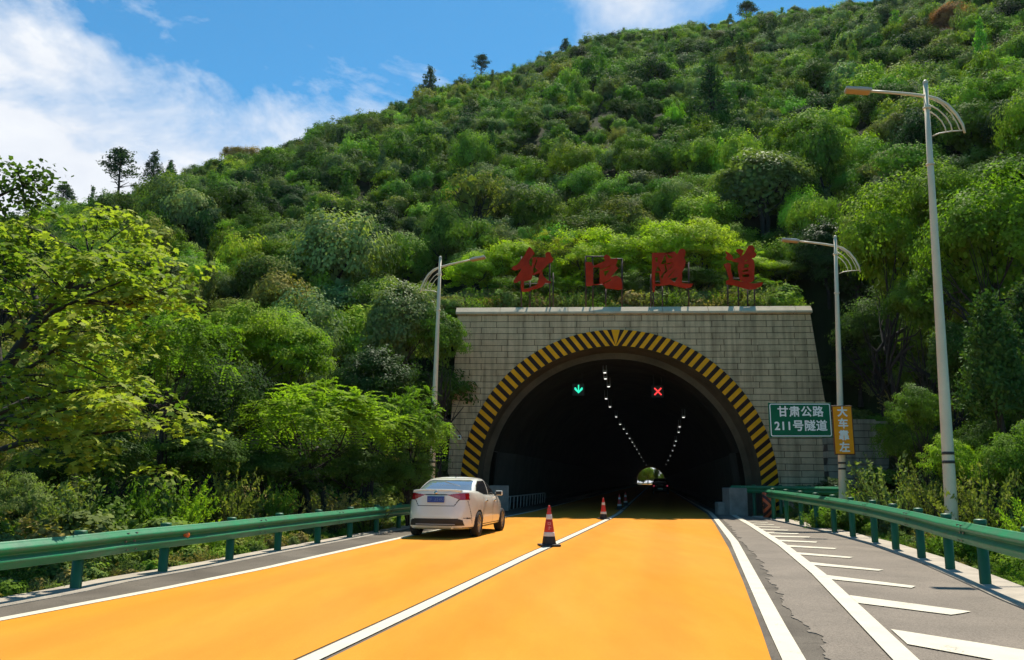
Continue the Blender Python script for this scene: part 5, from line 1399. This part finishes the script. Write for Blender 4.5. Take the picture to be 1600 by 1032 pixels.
H('broadleaf_tree', 'hi', 5, 690, 560, 110, 230, MIDG, 'glossy dark green tree leaning against the left edge of the portal', Y=35.5)
H('broadleaf_tree', 'hi', 2, 610, 510, 190, 200, GREY, 'broad grey-green tree standing left of the portal, above the feathery trees', Y=36)
H('broadleaf_tree', 'hi', 1, 440, 545, 190, 140, (0.085, 0.13, 0.017), 'rounded fresh green tree in the middle of the left thicket', Y=32)
H('broadleaf_tree', 'hi', 3, 350, 520, 190, 150, (0.095, 0.13, 0.017), 'pale yellow-green round-topped tree between the maple and the fresh green tree', Y=30)
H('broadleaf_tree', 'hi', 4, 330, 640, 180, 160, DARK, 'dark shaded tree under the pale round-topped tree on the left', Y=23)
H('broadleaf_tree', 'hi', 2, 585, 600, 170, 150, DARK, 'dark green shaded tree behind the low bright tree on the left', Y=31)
H('broadleaf_tree', 'airy', 0, 742, 330, 110, 170, OLIVE, 'thin open tree with bare dark trunk above the left corner of the portal')
H('broadleaf_tree', 'hi', 2, 1185, 300, 200, 170, GREY, 'big grey-green tree on the slope above the right half of the portal')
H('broadleaf_tree', 'hi', 0, 1385, 385, 180, 230, (0.085, 0.12, 0.016), 'tall yellow-green tree between the two right street lamps', Y=33)
H('broadleaf_tree', 'hi', 4, 1545, 400, 240, 300, (0.065, 0.105, 0.016), 'tall bright green tree at the right edge behind the nearest lamp post', Y=27)
H('broadleaf_tree', 'hi', 1, 1465, 320, 150, 170, (0.075, 0.11, 0.016), 'yellow-green tree top right behind the upper part of the nearest lamp post', Y=32)
H('broadleaf_tree', 'hi', 3, 1440, 470, 150, 190, MIDG, 'mid green tree in the shade behind the nearest lamp post', Y=30)
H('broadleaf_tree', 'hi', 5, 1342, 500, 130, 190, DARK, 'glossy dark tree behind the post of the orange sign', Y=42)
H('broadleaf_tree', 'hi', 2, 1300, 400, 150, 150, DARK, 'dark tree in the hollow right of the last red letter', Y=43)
H('cypress_tree', 'cyp', 0, 1555, 590, 110, 260, (0.03, 0.055, 0.018), 'dark pointed evergreen at the right edge behind the nearest lamp post', Y=21.5)
H('cypress_tree', 'cyp', 1, 1610, 560, 100, 230, (0.03, 0.05, 0.02), 'second dark pointed evergreen cut by the right edge of the picture', Y=23)
H('broadleaf_tree', 'hi', 5, 1440, 640, 110, 130, MIDG, 'small leafy tree left of the nearest lamp post above the wispy bushes', Y=24)
H('broadleaf_tree', 'frond', 0, 1420, 580, 110, 130, DARK, 'dark drooping tree above the rock face on the right', Y=36.5)
H('conifer_tree', 'fir', 0, 1112, 158, 75, 120, (0.022, 0.045, 0.02), 'dark broad conifer standing out on the upper slope')
H('broadleaf_tree', 'airy', 0, 1152, 95, 70, 70, OLIVE, 'pale airy tree with visible branches right of the dark conifer on the upper slope')
H('russet_tree', 'mid', 0, 1487, 28, 62, 60, RUSS, 'rust brown tree on the upper right slope')
H('russet_tree', 'mid', 2, 186, 388, 56, 50, RUSS, 'reddish brown shrub-like tree above the maple on the left slope')
H('russet_tree', 'mid', 1, 375, 246, 60, 48, (0.12, 0.085, 0.04), 'brown tinged tree on the left ridge')
H('russet_tree', 'mid', 3, 1040, 272, 44, 36, (0.10, 0.055, 0.035), 'small brown tree in the middle of the slope above the third letter')
H('pine_tree', 'pine', 0, 191, 262, 52, 54, (0.02, 0.036, 0.018), 'lone open pine on the left ridge with bare trunk against the cloud')
H('pine_tree', 'fir', 0, 243, 260, 36, 44, (0.016, 0.03, 0.016), 'dense dark conifer beside the lone pine on the ridge')
H('pine_tree', 'fir', 0, 268, 266, 22, 30, (0.016, 0.03, 0.016), 'small dark conifer right of the dense one on the ridge')
H('pine_tree', 'pine', 1, 101, 306, 34, 34, (0.02, 0.036, 0.018), 'small pine at the low left end of the ridge')
H('pine_tree', 'fir', 0, 672, 130, 42, 46, (0.02, 0.04, 0.018), 'dark rounded conifer on the ridge above the middle of the left slope')
H('pine_tree', 'pine', 0, 752, 103, 26, 34, (0.02, 0.036, 0.018), 'small pine breaking the ridge line right of the rounded conifer')
H('pine_tree', 'fir', 0, 884, 80, 28, 30, (0.02, 0.04, 0.018), 'little dark conifer on the ridge under the right cloud')
H('pine_tree', 'pine', 1, 1165, 17, 34, 24, (0.02, 0.036, 0.018), 'pair-like low pine at the top of the ridge')
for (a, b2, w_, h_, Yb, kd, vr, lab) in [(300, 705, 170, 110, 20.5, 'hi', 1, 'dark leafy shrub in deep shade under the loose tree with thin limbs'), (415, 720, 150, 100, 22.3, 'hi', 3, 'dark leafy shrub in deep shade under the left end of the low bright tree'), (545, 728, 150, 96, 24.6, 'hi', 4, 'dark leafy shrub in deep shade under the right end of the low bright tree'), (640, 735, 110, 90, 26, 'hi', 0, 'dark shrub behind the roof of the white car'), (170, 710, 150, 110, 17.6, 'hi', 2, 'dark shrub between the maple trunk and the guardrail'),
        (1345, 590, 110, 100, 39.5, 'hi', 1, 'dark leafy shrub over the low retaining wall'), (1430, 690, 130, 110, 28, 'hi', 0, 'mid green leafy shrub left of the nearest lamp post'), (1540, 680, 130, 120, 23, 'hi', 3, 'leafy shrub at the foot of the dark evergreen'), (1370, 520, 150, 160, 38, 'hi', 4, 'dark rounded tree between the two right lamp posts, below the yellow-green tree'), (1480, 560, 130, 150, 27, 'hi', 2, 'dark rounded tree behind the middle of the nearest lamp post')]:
    H('shrub' if 'shrub' in lab else 'broadleaf_tree', kd, vr, a, b2, w_, h_, (0.032, 0.056, 0.016) if 'dark' in lab else MIDG, lab, 'shrub' if 'shrub' in lab else 'tree', Y=Yb)  # dark leaf tint paints in the shade of the gaps these plants fill
# bushes on the earth above the portal, behind the letters
tops = [(745, 440, 110, 100, BRIGHT), (800, 425, 120, 120, LIME), (858, 410, 130, 120, OLIVE), (905, 430, 120, 110, LIME), (950, 412, 140, 120, LIME), (1000, 440, 120, 100, BRIGHT), (1040, 405, 140, 130, LIME), (1095, 400, 140, 140, YEL), (1140, 430, 120, 120, BRIGHT), (1185, 435, 120, 100, LIME), (1228, 452, 90, 70, MIDG), (880, 455, 110, 70, BRIGHT), (985, 458, 110, 66, MIDG), (1080, 452, 120, 80, MIDG), (1170, 460, 110, 60, MIDG), (825, 460, 110, 66, MIDG)]
names_ = {BRIGHT: 'fresh green', LIME: 'bright yellow-green', OLIVE: 'grey olive', MIDG: 'mid green', YEL: 'most yellow', DARK: 'dark low'}
pos_ = ['at the left corner of the portal top', 'behind the left of the first red letter', 'right of the first red letter', 'behind the left of the second red letter', 'behind the right of the second red letter', 'left of the third red letter', 'behind the third red letter', 'between the third and last red letters', 'behind the last red letter', 'at the right of the last red letter', 'at the right corner of the portal top', 'under the gap after the first letter', 'under the gap after the second letter', 'under the gap after the third letter', 'under the last red letter', 'under the first red letter']
for i, (a, b2, w_, h_, tn) in enumerate(tops):
    Yb = 44.0 if i < 11 else 42.3
    H('bush', ('hi', 'hi', 'frond')[i % 3], i, a, b2, w_, h_, tn, '%s bush on the coping bank %s' % (names_[tn], pos_[i]), 'bush', Y=Yb + 0.3 * (i % 3), parts=('crown', 'trunk'))
# rock showing through on the right
c = P(1400, 640, 39.5); mb = MB()
bmr = bmesh.new(); bmesh.ops.create_icosphere(bmr, subdivisions=4, radius=1.0)
from mathutils import noise as mnoise
for v in bmr.verts:
    n = mnoise.fractal(v.co * 1.6 + Vector((3, 1, 7)), 0.7, 2.1, 5) * 0.35 + abs(mnoise.noise(v.co * 5)) * 0.12
    v.co = Vector((v.co.x * 1.0, v.co.y * 0.9, v.co.z * 2.9)) * (1 + n)
mr = bpy.data.meshes.new('rock'); bmr.to_mesh(mr); bmr.free()
M_rock = pmat('rock', (0.16, 0.11, 0.065), 0.9, var=0.6, vscale=0.9, bump=0.8, bscale=6, col2=(0.09, 0.08, 0.065)); mr.materials.append(M_rock)
rk = link(bpy.data.objects.new('rock_face', mr)); rk.location = (c.x, 40.6, 2.0)
tag(rk, 'brown rock face in deep shade right of the low retaining wall', 'rock')
# wispy bushes by the rails
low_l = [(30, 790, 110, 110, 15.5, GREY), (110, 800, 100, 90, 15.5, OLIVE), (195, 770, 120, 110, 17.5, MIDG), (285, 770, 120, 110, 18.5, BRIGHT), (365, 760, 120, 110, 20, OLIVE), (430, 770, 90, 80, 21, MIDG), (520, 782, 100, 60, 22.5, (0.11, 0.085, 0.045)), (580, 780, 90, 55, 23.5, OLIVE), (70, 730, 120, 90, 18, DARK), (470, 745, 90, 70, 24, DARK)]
for i, (a, b2, w_, h_, Yb, tn) in enumerate(low_l):
    wh = ['at the left edge', 'under the maple', 'right of the maple trunk', 'with pale feathery tips, tallest behind the rail', 'below the low bright tree', 'in front of the low bright tree', 'brownish and seeding', 'nearest the white car', 'in the shade under the maple', 'in the shade under the low bright tree'][i]
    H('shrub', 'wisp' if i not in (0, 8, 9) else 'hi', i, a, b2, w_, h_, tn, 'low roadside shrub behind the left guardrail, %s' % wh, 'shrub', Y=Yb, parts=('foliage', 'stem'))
low_r = [(1390, 755, 150, 140, 24, GREY), (1450, 760, 110, 120, 22, OLIVE), (1340, 775, 80, 60, 28, BRIGHT), (1535, 760, 150, 140, 17.5, OLIVE), (1590, 730, 140, 150, 18, MIDG), (1490, 715, 110, 120, 22, BRIGHT), (1620, 800, 110, 110, 15.5, BRIGHT), (1252, 772, 40, 36, 36.2, MIDG), (1300, 765, 70, 50, 34, DARK)]
for i, (a, b2, w_, h_, Yb, tn) in enumerate(low_r):
    wh = ['wispy grey-green, beside the orange sign post', 'left of the nearest lamp post', 'small and bright, at the foot of the orange sign post', 'wispy, right of the nearest lamp post', 'leafy, at the right edge', 'leafy, behind the nearest lamp post', 'bright, cut by the right edge', 'small, at the foot of the portal', 'dark, in front of the retaining wall'][i]
    H('shrub', 'wisp' if i in (0, 1, 2, 3, 6) else 'hi', i, a, b2, w_, h_, tn, 'shrub behind the right guardrail, %s' % wh, 'shrub', Y=Yb, parts=('foliage', 'stem'))

# ------------------------------------------------------------------ the wooded slope
def scatter(name, pts, scl, rot, tint, idx, protos, mats_to=None):
    """one object: points that carry foliage through geometry nodes"""
    pc = bpy.data.collections.new(name + '_sources')
    for i, me in enumerate(protos):
        o = bpy.data.objects.new('%s_source_%02d' % (name, i), me); pc.objects.link(o)
    me = bpy.data.meshes.new(name); me.vertices.add(len(pts)); me.vertices.foreach_set('co', np.asarray(pts, np.float32).ravel())
    for nm, ty, dat, key in (('scl', 'FLOAT_VECTOR', scl, 'vector'), ('rot', 'FLOAT_VECTOR', rot, 'vector'), ('tint', 'FLOAT_VECTOR', tint, 'vector')):
        a = me.attributes.new(nm, ty, 'POINT'); a.data.foreach_set(key, np.asarray(dat, np.float32).ravel())
    a = me.attributes.new('idx', 'INT', 'POINT'); a.data.foreach_set('value', np.asarray(idx, np.int32))
    ob = link(bpy.data.objects.new(name, me))
    ng = bpy.data.node_groups.new(name, 'GeometryNodeTree')
    ng.interface.new_socket('Geometry', in_out='INPUT', socket_type='NodeSocketGeometry'); ng.interface.new_socket('Geometry', in_out='OUTPUT', socket_type='NodeSocketGeometry')
    N = ng.nodes; Lk = ng.links
    gi, go = N.new('NodeGroupInput'), N.new('NodeGroupOutput')
    ip = N.new('GeometryNodeInstanceOnPoints'); ci = N.new('GeometryNodeCollectionInfo'); ci.inputs['Collection'].default_value = pc
    ci.inputs['Separate Children'].default_value = True; ci.inputs['Reset Children'].default_value = True
    def na(nm, ty):
        a = N.new('GeometryNodeInputNamedAttribute'); a.data_type = ty; a.inputs['Name'].default_value = nm; return a.outputs['Attribute']
    Lk.new(gi.outputs[0], ip.inputs['Points']); Lk.new(ci.outputs[0], ip.inputs['Instance']); ip.inputs['Pick Instance'].default_value = True
    Lk.new(na('idx', 'INT'), ip.inputs['Instance Index']); Lk.new(na('rot', 'FLOAT_VECTOR'), ip.inputs['Rotation']); Lk.new(na('scl', 'FLOAT_VECTOR'), ip.inputs['Scale'])
    Lk.new(ip.outputs[0], go.inputs[0])
    md = ob.modifiers.new('scatter', 'NODES'); md.node_group = ng
    return ob
def fnoise(x, y, f, s): return np.sin(x * f + s) * np.cos(y * f * 1.3 + s * 2) + 0.6 * np.sin((x + y) * f * 2.1 + s * 3)
PAL = np.array([MIDG, (0.085, 0.125, 0.018), (0.04, 0.068, 0.016), GREY, (0.105, 0.14, 0.02), OLIVE, (0.02, 0.038, 0.017), (0.065, 0.11, 0.02)])
PNAME = ['mid green', 'fresh green', 'deep green', 'grey-green', 'light green', 'olive', 'dark green', 'leaf green']
cand = []
g = np.random.default_rng(5)
r = 24.0
while r < 235:
    sp_ = 1.95 + 0.0068 * r
    n = int((CT[-2] - CT[1]) * r / sp_)
    th = CT[1] + (CT[-2] - CT[1]) * (np.arange(n) + g.uniform(-0.45, 0.45, n)) / n
    rr = r + g.uniform(-0.45, 0.45, n) * sp_
    cand.append(np.stack([rr * np.sin(th), rr * np.cos(th)], 1)); r += sp_
cand = np.concatenate(cand); cx, cy = cand[:, 0], cand[:, 1]
th, rr = np.arctan2(cx, cy), np.hypot(cx, cy)
k0, k4 = np.interp(th, CT, CZ[:, 0]), np.interp(th, CT, CZ[:, 4])
ok = (rr > k0 + 1.0) & (rr < k4 + 16)
pz1 = np.interp(th, CT, CZ[:, 1])
ok &= ~((pz1 > 4) & (rr < k0 + 4.5))
ok &= ~(((np.abs(th - CT[10]) < 0.03) | (np.abs(th - CT[17]) < 0.022) | (np.abs(th - CT[18]) < 0.022)) & (rr < k0 + 4.5))
for (x_, y_, q_) in TAKEN: ok &= (np.hypot(cx - x_, cy - y_) > q_)
cand = cand[ok]; cx, cy = cand[:, 0], cand[:, 1]; rr = np.hypot(cx, cy); n = len(cand)
cz = hill(cx, cy)
size = g.uniform(1.8, 3.7, n) * (1 + 0.0016 * rr) * (1 + 0.22 * fnoise(cx, cy, 0.07, 1.0)).clip(0.65, 1.5)
size *= np.where(g.uniform(size=n) < 0.06, 1.5, 1.0)
size = np.minimum(size, 6.0)
tallq = g.uniform(size=n) < 0.14
hgt = size * np.where(tallq, g.uniform(1.15, 1.4, n), g.uniform(0.72, 1.15, n)); size = np.where(tallq, size * 0.8, size)
hgt = np.where(rr > np.interp(np.arctan2(cx, cy), CT, CZ[:, 4]) - 14, hgt * 0.68, hgt)
pn = fnoise(cx, cy, 0.045, 2.2) + g.normal(size=n) * 0.9
ci_ = np.digitize(pn, [-1.6, -1.0, -0.4, 0.0, 0.5, 1.0, 1.6]); order_ = np.array([6, 2, 3, 0, 7, 1, 4, 5])
pi_ = order_[ci_]
pi_ = np.where(g.uniform(size=n) < 0.12, g.integers(0, 8, n), pi_)
skx = [-100, 0, 100, 190, 300, 400, 500, 600, 700, 800, 900, 1000, 1100, 1200, 1300, 1700]; sky_ = [345, 335, 318, 288, 248, 229, 196, 162, 132, 107, 72, 44, 31, 16, 2, -60]
for _ in range(9):                            # crowns on the ridge keep to its height
    tp = np.array([proj(a, b2, c + s)[:2] for a, b2, c, s in zip(cx, cy, cz, hgt)])
    hgt = np.where((tp[:, 1] < np.interp(tp[:, 0], skx, sky_) - 4 + 5 * np.sin(cx * 2.3)) & ((rr > 70) | (tp[:, 0] < 330)), hgt * 0.82, hgt)
size = np.minimum(size, hgt * 1.7)
tint = PAL[pi_] * np.exp(np.clip(g.normal(size=(n, 1)) * 0.3, -0.6, 0.36)) * (1 + g.normal(size=(n, 3)) * 0.06)
scr = np.array([proj(a, b2, c + s / 2) for a, b2, c, s in zip(cx, cy, cz, hgt)])
inview = (scr[:, 0] > -60) & (scr[:, 0] < 1660) & (scr[:, 1] < 800) & (scr[:, 1] > -40)
appar = np.where(inview, size / rr, 0)
pick = set(np.argsort(-appar)[:INDIV].tolist()) if (INDIV := 230) else set()
zone = lambda x, y: 'on the slope left of the portal' if x < 690 else ('on the slope above the portal' if x < 1290 else 'on the slope right of the portal')
for i in sorted(pick):
    kd, vr = 'mid', int(g.integers(0, 6))
    hgt_w = 'low' if size[i] < 3 else 'large'
    zn = zone(scr[i, 0], scr[i, 1])
    plant('hillside_tree', kd, vr, (cx[i], cy[i], cz[i] - 0.1), size[i], hgt[i], tint[i], '%s %s tree with rounded crown %s' % (hgt_w, PNAME[pi_[i]], zn), 'tree', '%s %s trees %s' % (hgt_w, PNAME[pi_[i]], zn))
rest = np.array([i for i in range(n) if i not in pick])
print('slope', n, len(pick))
sc_ = np.stack([size, size, hgt / 0.82], 1)[rest]; rt_ = np.stack([np.zeros(len(rest)), np.zeros(len(rest)), g.uniform(0, 6.28, len(rest))], 1)
so = scatter('hillside_wood', np.stack([cx, cy, cz - 0.1], 1)[rest], sc_, rt_, tint[rest], np.where(g.uniform(size=len(rest)) < 0.07, 5, g.integers(0, 5, len(rest))), FAR + [conifer('crown', 650, 14, 8, 22, 0.06, 0.36, 0.85, 0.1, up=0.5)[0]])
tag(so, 'dense mass of small trees and bushes covering the upper hillside', 'woodland', kind='stuff')
# undergrowth: weeds and brambles along both verges
pts, scl, rot, tn, ix = [], [], [], [], []
def weeds(f, sgn, y0, y1, w0, w1, dens, s0, s1, tints):
    y = y0
    while y < y1:
        st = dens
        for q in np.arange(w0, w1, st):
            x = f(y) + sgn * (q + g.uniform(-0.4, 0.4) * st); yy = y + g.uniform(-0.5, 0.5) * st
            if any(math.hypot(x - a, yy - b2) < 0.25 for a, b2, _ in ()): continue
            z = max(-0.22, hill1(x, yy)); z = z if z < 6 else -0.22; s = g.uniform(s0, s1) * (0.75 + 0.5 * min(1, (q - w0) / 1.5))
            pts.append((x, yy, z - 0.03)); scl.append((s, s, s * g.uniform(0.7, 1.15))); rot.append((0, 0, g.uniform(0, 6.28)))
            t_ = np.array(tints[int(g.integers(0, len(tints)))]) * g.uniform(0.75, 1.25); tn.append(t_); ix.append(int(g.integers(0, 6)))
        y += st
def tuft(px, Y, n, rad, s0, s1):
    c = P(px, 760, Y)
    for _ in range(n):
        a = g.uniform(0, 6.28); q = rad * math.sqrt(g.uniform()); s = g.uniform(s0, s1)
        pts.append((c.x + q * math.cos(a), c.y - 0.35 + q * math.sin(a), -0.25)); scl.append((s, s, s)); rot.append((0, 0, g.uniform(0, 6.28))); tn.append(np.array(MIDG) * g.uniform(0.7, 1.5)); ix.append(int(g.integers(0, 6)))
tuft(1487, 17.5, 16, 0.8, 0.7, 1.15); tuft(1317, 27.0, 18, 1.0, 0.8, 1.3)
VT = [MIDG, OLIVE, (0.11, 0.09, 0.045), (0.06, 0.085, 0.03), GREY, (0.08, 0.12, 0.02)]
weeds(Lkerb_out, -1, 3, YP - 1, 0.25, 1.4, 0.34, 0.35, 0.75, VT); weeds(Lkerb_out, -1, 3, YP + 1, 1.4, 8, 0.75, 0.7, 1.5, VT)
weeds(Rkerb_out, 1, 3, YP - 1, 0.25, 1.4, 0.34, 0.3, 0.65, VT); weeds(Rkerb_out, 1, 3, YP + 1, 1.4, 8, 0.75, 0.7, 1.5, VT)
for yy in np.arange(YP + 1.75, YP + 4.2, 0.4):
    for xx in np.arange(XC - 8.6, XC + 9.0, 0.42):
        s = g.uniform(1.1, 1.9); q = PO + PR * (xx - XC + g.uniform(-0.2, 0.2)) - PN * (yy - YP)
        pts.append((q.x, q.y, max(TOPZ + 0.1, hill1(q.x, q.y) - 0.1))); scl.append((s, s, s * g.uniform(0.7, 1.1))); rot.append((0, 0, g.uniform(0, 6.28))); tn.append(np.array(VT[int(g.integers(0, len(VT)))]) * g.uniform(0.8, 1.3)); ix.append(int(g.integers(0, 6)))
WEED = [WSP[0][0], WSP[1][0], WSP[2][0]] + [crown('foliage', 700 + i, 40, 30, 0.085, asp=0.45, rz=0.4, z0=0.4, cr=0.18, low=0.05, rough=0.4)[0] for i in range(3)]
so = scatter('undergrowth', pts, scl, rot, tn, ix, WEED)
tag(so, 'tangled weeds and brambles filling the verges behind both guardrails', 'undergrowth', kind='stuff')
# trees beyond the far mouth of the tunnel
for i, (dx, dy, w_, h_, tn_) in enumerate([(-5.5, 14, 7, 9, MIDG), (-1.5, 22, 7, 10, (0.08, 0.12, 0.02)), (2.6, 17, 3.4, 9, DARK), (6.5, 26, 5, 7, MIDG), (-9, 24, 8, 11, MIDG), (-4, 30, 8, 5, MIDG), (0.5, 34, 9, 6, MIDG), (5, 33, 8, 5, MIDG), (-8, 32, 8, 6, DARK)]):
    plant('broadleaf_tree', 'mid', i, (axis_x(EXIT + dy) + dx, EXIT + dy, -0.22), w_, h_, tn_, ['green tree at the left of the far tunnel mouth', 'pale green tree in the middle of the far tunnel mouth', 'dark slim tree at the right of the far tunnel mouth', 'green tree at the right edge of the far tunnel mouth', 'tree behind the left edge of the far tunnel mouth', 'low green bush beyond the left of the far tunnel mouth', 'low bush beyond the middle of the far tunnel mouth', 'low bush beyond the right of the far tunnel mouth', 'dark low bush beyond the left edge of the far tunnel mouth'][i], 'tree')
# ------------------------------------------------------------------ thin air over the valley
hz = MB(); hz.box((0, 160, 80), (760, 520, 164.6))
mh = bpy.data.materials.new('thin_haze'); mh.use_nodes = True
t = NT(mh.node_tree); pv = t.n('ShaderNodeVolumePrincipled'); o = t.n('ShaderNodeOutputMaterial'); t.l(pv.outputs[0], o.inputs['Volume'])
pv.inputs['Color'].default_value = (0.80, 0.90, 1.0, 1); pv.inputs['Density'].default_value = 0.00007; pv.inputs['Anisotropy'].default_value = 0.2
tag(hz.build('haze', mh), kind='stuff')
SC.cycles.volume_bounces = 0
